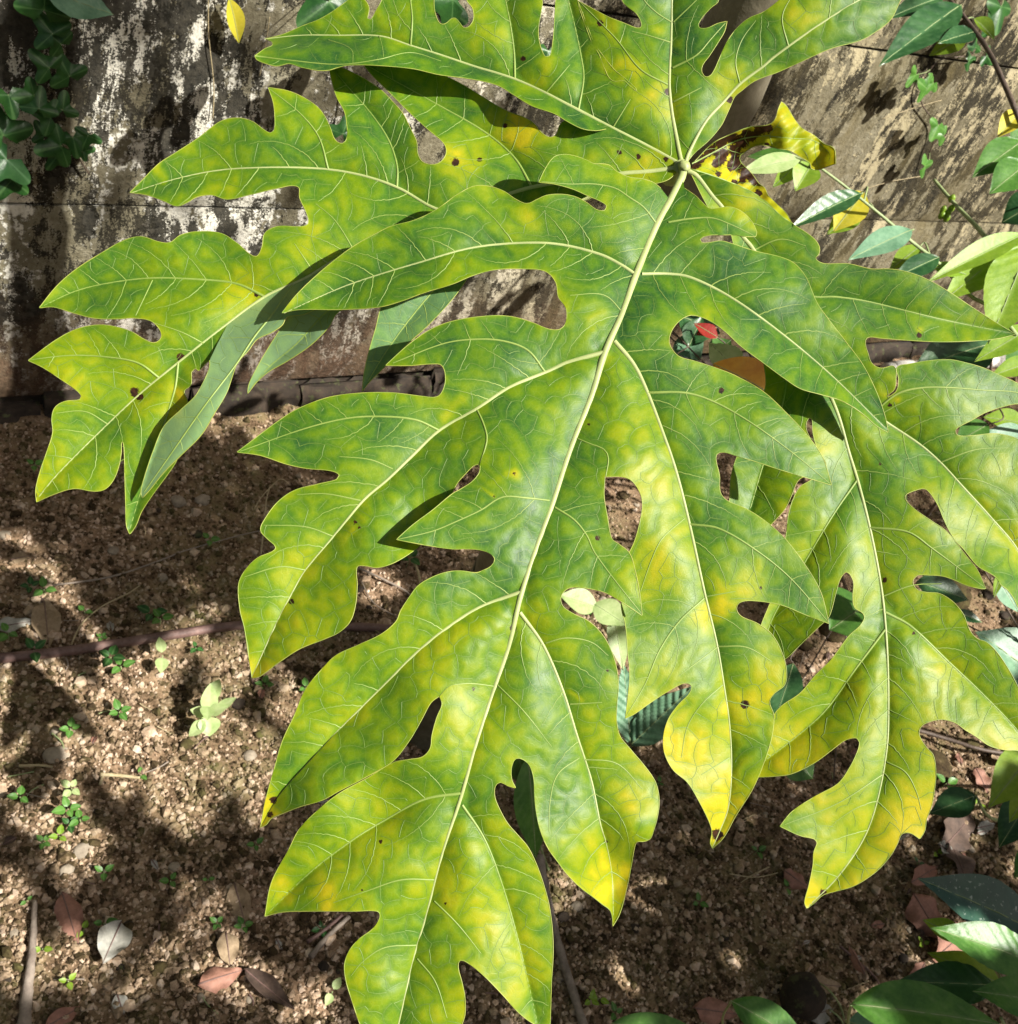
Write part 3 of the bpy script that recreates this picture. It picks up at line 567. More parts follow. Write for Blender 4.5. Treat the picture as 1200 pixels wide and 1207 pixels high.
    if segs:
        ok = inside(np.array([(s[0]+s[1])/2 for s in segs]), poly)
        dn = [((occ-(s[0]+s[1])/2)**2).sum(1).min() if len(occ) else 99 for s in segs]
        for s, k, d_ in zip(segs, ok, dn):
            if not k or d_ < 22 or random.random() < .15: continue
            q = resample(np.array(s), 3.0); nrm = np.array([-(s[1]-s[0])[1], (s[1]-s[0])[0]])
            if len(q) > 2: q = q+np.sin(np.linspace(0, math.pi, len(q)))[:, None]*nrm*random.uniform(-.12, .12)
            q = q[inside(q, poly)]
            if len(q) > 1: net.append(q)
    # --- distance to every vein, for the quilted relief
    mask = np.zeros((H_, W_), bool)
    for q in [resample(v, .7) for v in majors]+[resample(l[0], .7) for l in lines]+[resample(n_, .7) for n_ in net]:
        xi = np.round(q-lo).astype(int); k = (xi[:, 0] >= 0) & (xi[:, 0] < W_) & (xi[:, 1] >= 0) & (xi[:, 1] < H_); mask[xi[k, 1], xi[k, 0]] = True
    dist = chamfer(mask, 13)
    def rel(xy):
        q = np.clip(xy-lo, 0, [W_-1.01, H_-1.01]); i = q.astype(int); fr = q-i
        g_ = lambda a, b_: dist[np.minimum(i[:, 1]+b_, H_-1), np.minimum(i[:, 0]+a, W_-1)]
        d = (g_(0, 0)*(1-fr[:, 0])+g_(1, 0)*fr[:, 0])*(1-fr[:, 1])+(g_(0, 1)*(1-fr[:, 0])+g_(1, 1)*fr[:, 0])*fr[:, 1]
        s = np.clip(d/9, 0, 1); return s*s*(3-2*s)
    ph = random.uniform(0, 6)
    def df(xy):
        D = base(xy)
        dl = np.stack([poly_dist(xy, v)[0] for v in folds], -1); sm = 9.0
        ds = np.maximum(-sm*np.log(np.exp(-dl/sm).sum(-1)+1e-30), 0)
        D = D-fold*(1-np.exp(-ds/36.0))
        D = D+.0023*np.sin(xy[:, 0]/43+xy[:, 1]/61)*np.sin(xy[:, 1]/37-xy[:, 0]/80)+.0007*np.sin(xy[:, 0]/17+1.3*np.sin(xy[:, 1]/29))*np.sin(xy[:, 1]/21)
        if extra: D = D+extra(xy)
        return D
    amp = lambda xy: .00042*(.55+.45*np.sin(xy[:, 0]/53+ph)*np.sin(xy[:, 1]/47+ph*2)+.25*np.sin(xy[:, 0]/14)*np.sin(xy[:, 1]/15))
    # --- blade
    gx, gy = np.meshgrid(np.arange(lo[0], hi[0], grid), np.arange(lo[1], hi[1], grid*.866))
    gx[1::2] += grid/2; pts = np.stack([gx.ravel(), gy.ravel()], -1)+rng.uniform(-.3, .3, (gx.size, 2))
    pts = pts[look(er, pts)]
    allp = np.concatenate([poly, pts]); n = len(poly)
    res = delaunay_2d_cdt([Vector(p) for p in allp], [(i, (i+1) % n) for i in range(n)], [list(range(n))], 1, 1e-4)
    V2 = np.array([[v.x, v.y] for v in res[0]]); T = np.array([f for f in res[2] if len(f) == 3], np.int32)
    r_ = rel(V2); D = df(V2)-amp(V2)*r_
    V3 = unproj(V2[:, 0], V2[:, 1], D)
    gy_ = np.clip((V2[:, 1]-420)/520, 0, 1); gx_ = np.clip((V2[:, 0]-760)/260, 0, 1)*np.clip((V2[:, 1]-520)/300, 0, 1)
    yel = yel0-.20+.30*gy_*gy_*(3-2*gy_)+.09*gx_
    Wx = V2[:, 0]+8*np.sin(V2[:, 1]/13+2*np.sin(V2[:, 0]/21))+4*np.sin(V2[:, 1]/5.3+V2[:, 0]/9); Wy = V2[:, 1]+8*np.sin(V2[:, 0]/11+2*np.sin(V2[:, 1]/17))+4*np.sin(V2[:, 0]/6.1-V2[:, 1]/8)
    for x, y, r, a in YG: yel = yel+a*.74*np.exp(-((Wx-x)**2+(Wy-y)**2)/(2*(r*.66)**2))
    necv = np.zeros(len(V2))
    for x, y, r in list(NG)+list(nec): necv = np.maximum(necv, np.exp(-((V2[:, 0]-x)**2+(V2[:, 1]-y)**2)/(2*(r*.8)**2)))
    # free margins turn a little yellow
    fe = [c[1] for c in comps if c[0] == 'e']
    if fe:
        mk = np.zeros((H_, W_), bool)
        for e in fe:
            xi = np.round(resample(e, .7)-lo).astype(int); mk[np.clip(xi[:, 1], 0, H_-1), np.clip(xi[:, 0], 0, W_-1)] = True
        dq = chamfer(mk, 12); vi_ = np.clip(np.round(V2-lo).astype(int), 0, [W_-1, H_-1]); yel = yel+.12*np.exp(-np.minimum(dq[vi_[:, 1], vi_[:, 0]], 30)/6)
    # faces look towards the camera
    a, b_, c_ = V3[T[:, 0]], V3[T[:, 1]], V3[T[:, 2]]
    nn = np.cross(b_-a, c_-a); flip = (nn*(np.array([0, 0, H])-a)).sum(1) < 0; T[flip] = T[flip][:, ::-1]
    o = mesh_np(name, V3, T, MAT[mat], True, root, dict(yel=yel, relief=r_, nec=necv))
    if label: o['label'] = label
    CAN_PTS.append(V3[::6])
    # --- veins as raised ribs on the blade
    def rib(q, w0, w1, sides):
        D_ = df(q); p = unproj(q[:, 0], q[:, 1], D_); nrm = np.array([0, 0, H])-p; nrm /= np.linalg.norm(nrm, axis=1)[:, None]
        tg = np.gradient(p, axis=0); tg /= np.linalg.norm(tg, axis=1)[:, None]+1e-12; sd = np.cross(tg, nrm)
        rr = np.linspace(w0, w1, len(q))/2*D_/F; V = []
        an = np.linspace(0, math.pi, sides)
        ring = np.stack([p+sd*(rr*math.cos(a))[:, None]+nrm*(rr*(math.sin(a)*.75)-rr*.12+.00008)[:, None] for a in an], 1)
        m_ = len(q); k = (np.arange(m_-1)[:, None]*sides+np.arange(sides-1)[None]).ravel()
        return ring.reshape(-1, 3), np.stack([k, k+1, k+sides+1, k+sides], -1)
    for key in draw:
        q = resample(VE[key][0], 3.0); q_ = q
        if len(q_) < 3: continue
        V, Fq = rib(q_, VE[key][1], VE[key][2], 6)
        mesh_np('midrib' if VE[key][1] > 4.2 else 'vein', V, Fq, MAT['rib'] if VE[key][1] > 4.2 else MAT['vein'], True, o)
    def joined(nm, ls, sides, mat_):
        Vs, Fs, off = [], [], 0
        for q, a, b_ in ls:
            if len(q) < 2: continue
            V, Fq = rib(q, a, b_, sides); Vs.append(V); Fs.append(Fq+off); off += len(V)
        if Vs:
            x = mesh_np(nm, np.concatenate(Vs), np.concatenate(Fs), mat_, True, o); x['kind'] = 'stuff'
    joined('side_veins', lines, 4, MAT['vein'])
    joined('vein_network', [(q, .75, .5) for q in net], 3, MAT['net'])
    ml = [(resample(e, 2.2), 1.9, 1.9) for e in fe]
    Vs, Fs, off = [], [], 0
    for q, a, b_ in ml:
        pts3 = [Vector(p) for p in unproj(q[:, 0], q[:, 1], df(q))]
        V, Fq = tube(pts3, [.6*.62/F]*len(pts3), 5, False); Vs += V; Fs += [[i+off for i in f] for f in Fq]; off += len(V)
    if Vs: mesh_np('margin', np.array([tuple(v) for v in Vs]), np.array(Fs), MAT['margin'], True, o)
    return o, df
def E_(pts): return ('e', cr(pts))
def S_(*a): return ('v', seg(*a))
def L_(*p): return ('v', np.array(p, float))
def gauss(x, y, s, a): return lambda q: a*np.exp(-((q[:, 0]-x)**2+(q[:, 1]-y)**2)/(2*s*s))
def addx(*fs): return lambda q: sum(f(q) for f in fs)
leaf = thing('papaya_leaf', 'huge yellow-mottled green papaya leaf with deeply cut lobes hanging over the soil', 'leaf', P(805, 197, HUBD))
build_piece('lobe', [E_(E_P1), S_('left2', (297,799), (713,415)), S_('main', (713,415), (790,236))], 'main', leaf,
            ['main','m0','left2','u','l2u','s1'], MINOR_MAIN[:4]+[MINOR_MAIN[18]], .34, addx(gauss(636,205,26,-.004), gauss(390,350,40,.006)), label='long left half of the drooping centre lobe')
build_piece('lobe', [E_(E_P2), S_('cutA', (565,549), (562,482)), S_('left2', (562,482), (297,799))], 'main', leaf, ['cutA'], [], .34, gauss(505,620,38,.016))
build_piece('lobe', [S_('left2', (713,415), (562,482)), S_('cutA'), E_(E_P3), S_('left3', (308,974), (613,698)), S_('main', (613,705), (713,415))], 'main', leaf,
            ['left3','t1'], [], .26, gauss(468,636,42,-.006))
build_piece('lobe', [E_(E_P4a), S_('cutB', (518,821), (583,809)), S_('main', (583,810), (613,705)), S_('left3')], 'main', leaf, ['cutB'], [], .32, gauss(390,950,40,-.004))
build_piece('lobe', [S_('cutB'), E_(E_P4b), S_('main', (455,1270), (583,810))], 'main', leaf, ['left4'], MINOR_MAIN[4:6], .34, gauss(440,925,30,.006))
build_piece('lobe', [E_(E_P5a), S_('right2', (840,998), (724,402)), S_('main', (718,402), (804,208))], 'main', leaf,
            ['right2','r1','r2t','r2u','s2'], MINOR_MAIN[6:8], .22, gauss(900,850,60,.0), label='right half of the centre lobe with two long green points')
build_piece('lobe', [S_('main', (718,402), (678,516)), S_('cutC'), E_(E_P5b), S_('right2', (840,998), (724,402))], 'main', leaf, ['cutC','r2l'], MINOR_MAIN[8:12], .46, gauss(738,690,34,.010))
build_piece('lobe', [S_('cutC'), E_(E_P6), S_('main', (455,1270), (678,516))], 'main', leaf,
            ['rt','right3','right4'], MINOR_MAIN[12:18]+[MINOR_MAIN[19]], .30,
            addx(gauss(757,725,36,-.005), gauss(735,1040,30,.016), gauss(750,975,22,-.006)), label='lower right half of the centre lobe with a folded yellow tip')
def ex_l2c(q):
    d, s = poly_dist(q, VE['L2c'][0]); ds, _ = poly_dist(q, seg('L2', (268,383), (397,306)))
    k = np.clip(ds/90, 0, 1); return -.011*k*k*(3-2*k)+np.where(s < 0, 1, 0)*np.clip(d, 0, 60)**2*1.1e-5*k
build_piece('lobe', [S_('L3', (802,194), (706,147)), E_(E_L2top), L_((256,406),(268,383)), S_('L2', (268,383), (397,306)), E_(E_L2low)], 'L2', leaf,
            ['L2','L2a','L2b','L2d','L2e','L2f','L2g','L2h'], MINOR_L2, .44, None, label='left lobe with ragged points and a small torn hole')
build_piece('lobe', [E_(E_L2c), L_((256,406),(268,383)), S_('L2', (268,383), (397,306))], 'L2', leaf, ['L2c'], [], .16, ex_l2c, mat='papaya_sunlit', label='curled strip with a bright turned edge')
build_piece('lobe', [S_('L3'), E_(E_T1), S_('L4', (792,-98), (804,192))], 'top', leaf, ['L3','L4','T1a','T1b','T1c','T1d'], MINOR_T[:3]+[MINOR_T[7]], .34)
build_piece('lobe', [S_('L4'), E_(E_T2), S_('L5', (1073,-29), (808,192))], 'top', leaf, ['L5','T2a'], MINOR_T[3:7], .33)
def ex_t3(q):
    d, _ = poly_dist(q, VE['L5'][0]); return .00035*d
build_piece('lobe', [S_('L5'), E_(E_T3)], 'top', leaf, [], [], .28, ex_t3)
def ex_l3b(q):
    d, _ = poly_dist(q, VE['L3'][0]); return -.0004*d-.004*np.sin(np.clip(d/38, 0, 1)*math.pi)
build_piece('lobe', [S_('L3', (715,150), (314,46)), E_(E_L3b)], 'top', leaf, [], [[(300,66),(340,71),(400,76),(447,70),(484,62),(520,72)],[(387,47),(414,58),(416,74)],[(447,42),(451,56),(452,67)]], .10, ex_l3b, label='blue-green strip of the upper lobe folded forward')
def ex_l6(q): return .013*np.sin((q[:, 1]-q[:, 0]*.35+140)/22.0)+.005*np.sin(q[:, 0]/15)+.0016*np.sin(q[:, 0]/4.3+q[:, 1]/6)*np.sin(q[:, 1]/5.1)
build_piece('lobe', [S_('L6'), E_(E_L6)], 'L6', leaf, ['L6','L6a'], [], 1.25, ex_l6, label='withered yellow lobe with brown dead patches',
            nec=[(850,170,9),(862,163,9),(880,158,8),(835,180,7),(868,192,10),(880,203,9),(890,212,8),(845,192,6),(893,228,5),(904,171,3),(826,186,7),(855,180,7),(895,152,9),(866,178,9),(838,176,9),(850,186,8),(874,168,8),(905,150,7),(820,193,8),(886,160,7),(862,196,6),(875,212,5),(848,205,4),(866,215,4)])
build_piece('lobe', [S_('L6'), E_(E_L7)], 'L7', leaf, ['L7','L7a','L7b','L7c','L7d','L7e','L7f','L7g','L7h'], MINOR_7, .38,
            addx(gauss(900,230,40,.002), gauss(1162,694,26,-.004)), label='right lobe running down to a yellow point')
# knot where the lobe ribs meet the leaf stalk
hb = bmesh.new(); bmesh.ops.create_icosphere(hb, subdivisions=3, radius=.0047)
for v in hb.verts: v.co += Vector((noise.noise(v.co*300), noise.noise(v.co*310+Vector((5, 0, 0))), noise.noise(v.co*290+Vector((0, 5, 0)))))*.0009
hub = P(806, 197, HUBD)
for v in hb.verts: v.co = hub+v.co*(1.0 if v.co.z > 0 else .8)
me = bpy.data.meshes.new('stalk_knot'); hb.to_mesh(me); hb.free(); me.materials.append(MAT['rib'])
for p_ in me.polygons: p_.use_smooth = True
ko = bpy.data.objects.new('stalk_knot', me); C.objects.link(ko); adopt(ko, leaf)
pet = smooth3([hub+Vector((.001, .002, -.001)), hub+Vector((.02, .03, -.02)), Vector((TX-.04, TY-.05, hub.z-.005)), Vector((TX, TY, hub.z+.06))], 8)
tube_obj('leaf_stalk', pet, [.0055+.002*i/len(pet) for i in range(len(pet))], MAT['rib'], leaf, 10)
lowleaf = thing('papaya_leaf', 'dim blue-green papaya leaf half hidden beneath the big mottled one', 'leaf', P(560, 262, BD))
build_piece('lobe', [E_(E_B1)], 'B', lowleaf, ['B1'], [], .12, lambda q: np.where(poly_dist(q, VE['B1'][0])[1] < 0, 1, 0)*np.clip(poly_dist(q, VE['B1'][0])[0], 0, 40)**2*.9e-5, mat='papaya_sunlit')
build_piece('lobe', [E_(E_B2)], 'B', lowleaf, ['B2'], [], .05, None, mat='papaya_low')
hb2 = P(560, 262, BD)
tube_obj('leaf_stalk', smooth3([hb2, hb2+Vector((.02, .03, -.03)), Vector((TX-.02, TY-.02, hb2.z-.02)), Vector((TX, TY, hb2.z+.01))], 6), [.004]*19, MAT['rib'], lowleaf, 8)
# ------------------------------------------------------------------ other plants
MAT.update(
 dark=mat_leaf('leaf_dark', (.014, .055, .018), (.038, .105, .032), .34, .12, (.10, .20, .09), 30),
 speck=mat_leaf('leaf_dark_speckled', (.012, .055, .036), (.026, .085, .050), .40, .10, (.05, .12, .07), 30, .5, (.36, .42, .36)),
 mid=mat_leaf('leaf_mid', (.045, .135, .022), (.10, .24, .040), .38, .25, (.18, .30, .10)),
 light=mat_leaf('leaf_light', (.15, .28, .020), (.28, .42, .040), .42, .34, (.30, .42, .12)),
 pale=mat_leaf('leaf_pale', (.28, .40, .14), (.46, .55, .26), .42, .30, (.5, .6, .3)),
 yellow=mat_leaf('leaf_yellow', (.50, .46, .03), (.70, .60, .06), .45, .35, (.6, .6, .2)),
 blue=mat_leaf('leaf_bluegreen', (.08, .18, .10), (.17, .31, .19), .42, .15, (.22, .34, .22)),
 ivy=mat_leaf('leaf_ivy', (.012, .052, .012), (.034, .11, .022), .36, .22, (.12, .25, .08)),
 orange=mat_leaf('leaf_orange', (.50, .20, .015), (.68, .36, .03), .5, .3, (.55, .35, .05)),
 red=mat_leaf('leaf_red', (.16, .012, .012), (.30, .03, .02), .45, .25, (.3, .08, .05)),
 dead=mat_dry('dead_leaf_red', (.16, .075, .05), (.34, .17, .12), .7, 50, .08),
 dead2=mat_dry('dead_leaf_tan', (.16, .11, .06), (.36, .27, .17), .8, 45, .06),
 dead3=mat_dry('dead_leaf_grey', (.17, .17, .15), (.38, .37, .32), .75, 45, .03),
 deadd=mat_dry('dead_leaf_dark', (.035, .022, .016), (.11, .07, .05), .8, 45, .04),
 stick=mat_dry('stick_grey', (.13, .10, .08), (.32, .27, .22), .8, 40, 0, (1, 1, .3)),
 stickb=mat_dry('stick_brown', (.075, .04, .035), (.21, .13, .11), .65, 40),
 straw=mat_dry('straw', (.25, .20, .10), (.48, .40, .25), .7, 60),
 stem=mat_dry('stem_green', (.16, .22, .08), (.32, .38, .18), .55, 60), stemd=mat_dry('stem_dark', (.045, .03, .022), (.12, .085, .06), .6, 60),
 stone=mat_dry('stone', (.15, .12, .085), (.34, .29, .22), .9, 45), pipe=mat_dry('white_pipe', (.50, .49, .44), (.74, .73, .68), .45, 20),
)
def blade(name, base, tip, width, mat, parent, nrm=None, fold=.18, droop=.10, quilt=.0, prof=(.8, 1.0), roll=0.0, nu=26, nv=6, rib=True, wav=.0, curl=0.0, ribmat='stem'):
    """an ovate leaf from base to tip (world), real curvature, raised midrib as its own sub-part"""
    base, tip = Vector(base), Vector(tip); ax = tip-base; Lg = ax.length; ax.normalize()
    if nrm is None: nrm = (Vector((0, 0, H))-(base+tip)/2).normalized()*.6+Vector((0, 0, .7))
    n = (Vector(nrm)-ax*Vector(nrm).dot(ax)).normalized(); s = ax.cross(n)
    if roll: n, s = (n*math.cos(roll)+s*math.sin(roll)), (s*math.cos(roll)-n*math.sin(roll))
    us = np.linspace(0, 1, nu+1); vs = np.linspace(-1, 1, 2*nv+1)
    U, Vv = np.meshgrid(us, vs, indexing='ij')
    wd = width/2*np.clip(np.sin(np.pi*np.clip(U, 0, 1)**prof[0]), 0, 1)**prof[1]*(1-.25*U**6)+width*.004
    ph = random.uniform(0, 6)
    across = Vv*wd
    hh = fold*np.abs(across)-droop*Lg*(U*U)+droop*Lg*U*.35-curl*across**2/width*2
    k = np.abs(Vv)*wd/Lg*1.1; phase = (U-k)*9.0
    line = np.abs(((phase+.5) % 1)-.5)*2                     # 0 on side veins
    hh = hh+quilt*np.clip(line, 0, .8)*(1-U)**.3+wav*width*np.sin(U*14+ph)*Vv*np.abs(Vv)
    hh += .012*width*np.sin(U*7+ph)*np.cos(Vv*3+ph)
    pos = (np.array(base)[None, None]+np.array(ax)*(U*Lg)[..., None]+np.array(s)*across[..., None]+np.array(n)*hh[..., None]).reshape(-1, 3)
    vn = np.maximum(np.clip(1-line/.22, 0, 1)*.6, np.clip(1-np.abs(Vv)*nv/1.0, 0, 1)).ravel()
    m_ = 2*nv+1; i, j = np.meshgrid(np.arange(nu), np.arange(2*nv), indexing='ij'); q = (i*m_+j).ravel()
    o = mesh_np(name, pos, np.stack([q, q+m_, q+m_+1, q+1], -1), MAT[mat], True, parent, dict(vein=vn))
    if rib:
        mid = pos.reshape(nu+1, m_, 3)[:, nv]; pts = [Vector(p)+n*.0003 for p in mid[::2]]
        tube_obj('midrib', pts, [max(.0004, width*.014*(1-.8*i/len(pts))) for i in range(len(pts))], MAT[ribmat], o, 5)
    return o
def lobed(name, c, size, mat, parent, nrm, spin=0.0, lobes=5, stem_to=None):
    """small ivy-like leaf of pointed lobes"""
    c = Vector(c); n = Vector(nrm).normalized(); u = n.orthogonal().normalized(); v = n.cross(u)
    u, v = u*math.cos(spin)+v*math.sin(spin), v*math.cos(spin)-u*math.sin(spin)
    NA, NR = 60, 6; V = [tuple(c)]; vn = [1.0]; Fc = []
    for r in range(1, NR+1):
        for a in range(NA):
            th = -2.5+5.0*a/(NA-1); k = abs(math.cos(th*lobes/5.0*1.0*math.pi/1.0)) if False else .5+.5*math.cos(th*2*math.pi/(5.0/lobes*1.0))
            R_ = size*(.50+.52*k**1.3*(1-.09*th*th))*(1-.03*th*th); rr = R_*r/NR
            z = -.10*size*(r/NR)**2+.05*size*math.sin(3*th)*(r/NR)
            V.append(tuple(c+(u*math.cos(th)+v*math.sin(th))*rr+n*z)); vn.append(1.0 if k > .985 else 0.0)
    for a in range(NA-1): Fc.append([0, 1+a, 2+a, 2+a])
    tri = [[0, 1+a, 2+a] for a in range(NA-1)]
    for r in range(NR-1):
        for a in range(NA-1):
            p = 1+r*NA+a; tri += [[p, p+NA, p+NA+1], [p, p+NA+1, p+1]]
    o = mesh_np(name, V, tri, MAT[mat], True, parent, dict(vein=vn))
    if stem_to is not None: tube_obj('leaf_stalk', smooth3([c, (c+Vector(stem_to))/2+n*size*.15, Vector(stem_to)], 4), [.0007]*9, MAT['stem'], o, 5)
    return o
STALKS = []
def px_leaf(parent, b, t_, D1, D2, wpx, mat, name='leaf', **k):
    o = blade(name, P(b[0], b[1], D1), P(t_[0], t_[1], D2), wpx*(D1+D2)/2/F, mat, parent, **k)
    STALKS.append((o, parent, P(b[0], b[1], D1), (P(b[0], b[1], D1)-P(t_[0], t_[1], D2)).normalized())); return o
def add_stalks():
    """every leaf hangs on its plant: a thin stalk from its base to the nearest point of the stems"""
    pts = {}
    for o, pl, b, back in STALKS:
        if pl.name not in pts:
            pts[pl.name] = [v.co.copy() for c in pl.children if c.name.startswith('stem') for v in c.data.vertices]+[pl.location.copy()]
        q = min(pts[pl.name], key=lambda v: (v-b).length+.35*max(0, v.z-b.z)); d = (q-b).length
        if d < .006: continue
        s = smooth3([b, b+back*min(.03, d*.35)+Vector((0, 0, -.01*min(1, d*5))), q], 5)
        tube_obj('leaf_stalk', s, [.0009+.0006*i/10 for i in range(len(s))], MAT['stem' if d < .08 else 'stemd'], o, 5)
def stem_px(parent, pts, r0, r1, mat, root=None, name='stem', sides=7):
    w = [P(*p) for p in pts]
    if root is not None: w.append(Vector(root))
    s = smooth3(w, 7); return tube_obj(name, s, [r0+(r1-r0)*i/(len(s)-1) for i in range(len(s))], MAT[mat], parent, sides)

# shrub with pale green leaves at the right
root = gpt(1420, 640); sh = thing('leafy_shrub', 'leafy shrub with pale green ovate leaves reaching in beside the withered lobe', 'shrub', root)
stem_px(sh, [(1204,168,1.40),(1240,240,1.40),(1300,400,1.5)], .002, .006, 'stem', root)
stem_px(sh, [(1203,276,1.32),(1250,330,1.36),(1310,420,1.5)], .002, .005, 'stem', root)
stem_px(sh, [(1101,212,1.50),(1125,240,1.47),(1150,266,1.43),(1172,290,1.40),(1230,340,1.42),(1310,430,1.5)], .0022, .005, 'stem', root)
for x, y in ((1112,247),(1117,252),(1121,246),(1116,257),(1110,254),(1122,234)):
    bmv = bmesh.new(); bmesh.ops.create_icosphere(bmv, subdivisions=2, radius=.0045)
    for v in bmv.verts: v.co = P(x, y, 1.475)+Vector((v.co.x, v.co.y, v.co.z*1.4))
    me = bpy.data.meshes.new('bud'); bmv.to_mesh(me); bmv.free(); me.materials.append(MAT['light']); o = bpy.data.objects.new('bud', me); C.objects.link(o); adopt(o, sh)
for b, t_, d1, d2, wd, mt, kw in [
 ((1206,166),(1148,206),1.40,1.38,42,'mid',dict(quilt=.002)), ((1212,192),(1168,226),1.38,1.36,44,'mid',dict(quilt=.002)),
 ((1207,276),(1096,328),1.32,1.28,30,'light',dict(fold=.5)), ((1204,282),(1113,352),1.33,1.30,52,'light',dict(quilt=.003)),
 ((1212,288),(1168,402),1.31,1.28,66,'light',dict(quilt=.004)), ((1218,385),(1150,424),1.34,1.33,32,'light',{}), ((1222,425),(1168,442),1.34,1.33,26,'light',{}),
 ((1230,380),(1185,440),1.36,1.35,40,'mid',{}), ((1228,235),(1180,262),1.45,1.47,44,'dark',{}),
 ((1235,120),(1190,175),1.52,1.50,40,'mid',{})]:
    px_leaf(sh, b, t_, d1, d2, wd, mt, **kw)
# dark-leaved climber, upper right
root = gpt(1390, 560); cl = thing('woody_climber', 'dark-stemmed climber with glossy dark green leaves crossing the wall joint', 'climber', root)
stem_px(cl, [(1100,-30,1.62),(1120,0,1.58),(1138,22,1.55),(1165,60,1.52),(1185,102,1.50),(1202,142,1.48),(1250,260,1.5),(1330,440,1.55)], .0026, .005, 'stemd', root)
for b, t_, d1, d2, wd, mt, kw in [((1133,6),(1041,70),1.56,1.48,46,'dark',dict(quilt=.003, fold=.25)), ((1150,38),(1108,48),1.54,1.50,26,'dark',dict(quilt=.002)),
 ((1140,42),(1096,64),1.56,1.56,26,'light',{}), ((1112,-4),(1048,18),1.58,1.54,28,'dark',{}), ((1148,22),(1174,46),1.55,1.55,20,'light',dict(fold=.6)),
 ((1202,132),(1177,160),1.50,1.48,26,'yellow',dict(fold=.4))]:
    px_leaf(cl, b, t_, d1, d2, wd, mt, **kw)
# thin vine across the gap
root = gpt(1380, 700); vn_ = thing('thin_vine', 'thin grey vine with narrow leaves hanging below the withered yellow lobe', 'vine', root)
stem_px(vn_, [(930,183,1.22),(957,192,1.22),(990,215,1.24),(1040,255,1.26),(1075,285,1.28),(1106,310,1.30),(1140,345,1.34),(1230,440,1.42)], .0012, .003, 'stem', root)
for b, t_, d1, d2, wd, mt, kw in [((944,187),(872,201),1.22,1.20,27,'pale',{}), ((946,188),(911,220),1.23,1.23,22,'light',{}), ((957,193),(938,224),1.23,1.22,34,'light',dict(fold=.4)), ((938,186),(880,182),1.24,1.26,22,'mid',{}),
 ((1015,228),(932,266),1.24,1.20,28,'dark',dict(fold=.5, quilt=.002)), ((1018,226),(983,272),1.27,1.27,40,'yellow',{}), ((1016,245),(975,275),1.29,1.29,30,'light',{}),
 ((1075,271),(1003,302),1.27,1.22,33,'blue',dict(quilt=.001)), ((1107,303),(1053,327),1.29,1.27,28,'dark',{}), ((1085,290),(1048,318),1.31,1.31,24,'light',{}), ((1100,315),(1140,322),1.3,1.3,20,'light',{})]:
    px_leaf(vn_, b, t_, d1, d2, wd, mt, **kw)
# plant in the lower right corner
root = gpt(1215, 1330); cp = thing('corner_plant', 'low plant with broad dark green leaves, one flecked with white', 'plant', root)
for p in [(1216,1096,1.34),(1216,1132,1.30),(1190,1165,1.30),(1180,1200,1.26)]: stem_px(cp, [p, (p[0]+25, p[1]+60, p[2]+.06)], .002, .003, 'stem', root)
px_leaf(cp, (1222,1100), (1093,1034), 1.36, 1.32, 72, 'speck', droop=.14, quilt=.003)['label'] = 'dark leaf flecked with white'
for b, t_, d1, d2, wd, mt, kw in [((1224,1138),(1106,1092),1.30,1.27,56,'mid',dict(quilt=.004, droop=.14)),
 ((1135,1108),(1088,1083),1.31,1.33,26,'light',dict(fold=.4)), ((1172,1162),(1058,1156),1.32,1.30,48,'dark',dict(quilt=.005)), ((1180,1160),(1096,1122),1.345,1.345,38,'light',{}),
 ((1003,1184),(1186,1204),1.26,1.24,66,'mid',dict(droop=.16, fold=.22, quilt=.003)), ((1000,1204),(1090,1235),1.30,1.28,60,'blue',{}),
 ((862,1180),(962,1236),1.30,1.28,44,'mid',dict(quilt=.002)), ((722,1206),(840,1222),1.30,1.30,34,'mid',{}), ((1226,1182),(1158,1166),1.27,1.25,46,'mid',dict(droop=.3, quilt=.003))]:
    px_leaf(cp, b, t_, d1, d2, wd, mt, **kw)
stem_px(cp, [(1003,1184,1.26),(1002,1215,1.30),(1030,1260,1.40)], .0016, .002, 'stem', root)
stem_px(cp, [(862,1180,1.30),(855,1215,1.36),(920,1280,1.44)], .0014, .002, 'stem', root); stem_px(cp, [(722,1206,1.30),(740,1245,1.38)], .0014, .002, 'stem', gpt(760,1275))
# broadleaf shrub at the right edge behind the right lobe
root = gpt(1330, 930); rs = thing('broadleaf_shrub', 'broadleaf shrub with rounded dark leaves behind the long right lobe', 'shrub', root)
for p in [(1220,775,1.62),(1225,905,1.34),(1150,938,1.66)]: stem_px(rs, [p, (p[0]+40, p[1]+30, p[2]+.05)], .002, .004, 'stem', root)
for b, t_, d1, d2, wd, mt, kw in [((1224,800),(1154,744),1.62,1.60,74,'blue',dict(quilt=.004)), ((1222,880),(1170,948),1.34,1.30,50,'light',dict(droop=.2)), ((1215,925),(1190,970),1.36,1.36,24,'light',{}),
 ((1150,938),(1096,958),1.66,1.66,36,'dark',dict(quilt=.003)), ((1126,721),(1159,733),1.78,1.78,15,'dark',{}), ((1174,680),(1203,722),1.55,1.55,30,'blue',{}), ((1220,930),(1178,1000),1.5,1.5,44,'dark',{}), ((1225,1000),(1196,1035),1.42,1.42,30,'mid',{}),
 ((1180,672),(1172,705),1.5,1.5,10,'light',{})]:
    px_leaf(rs, b, t_, d1, d2, wd, mt, **kw)
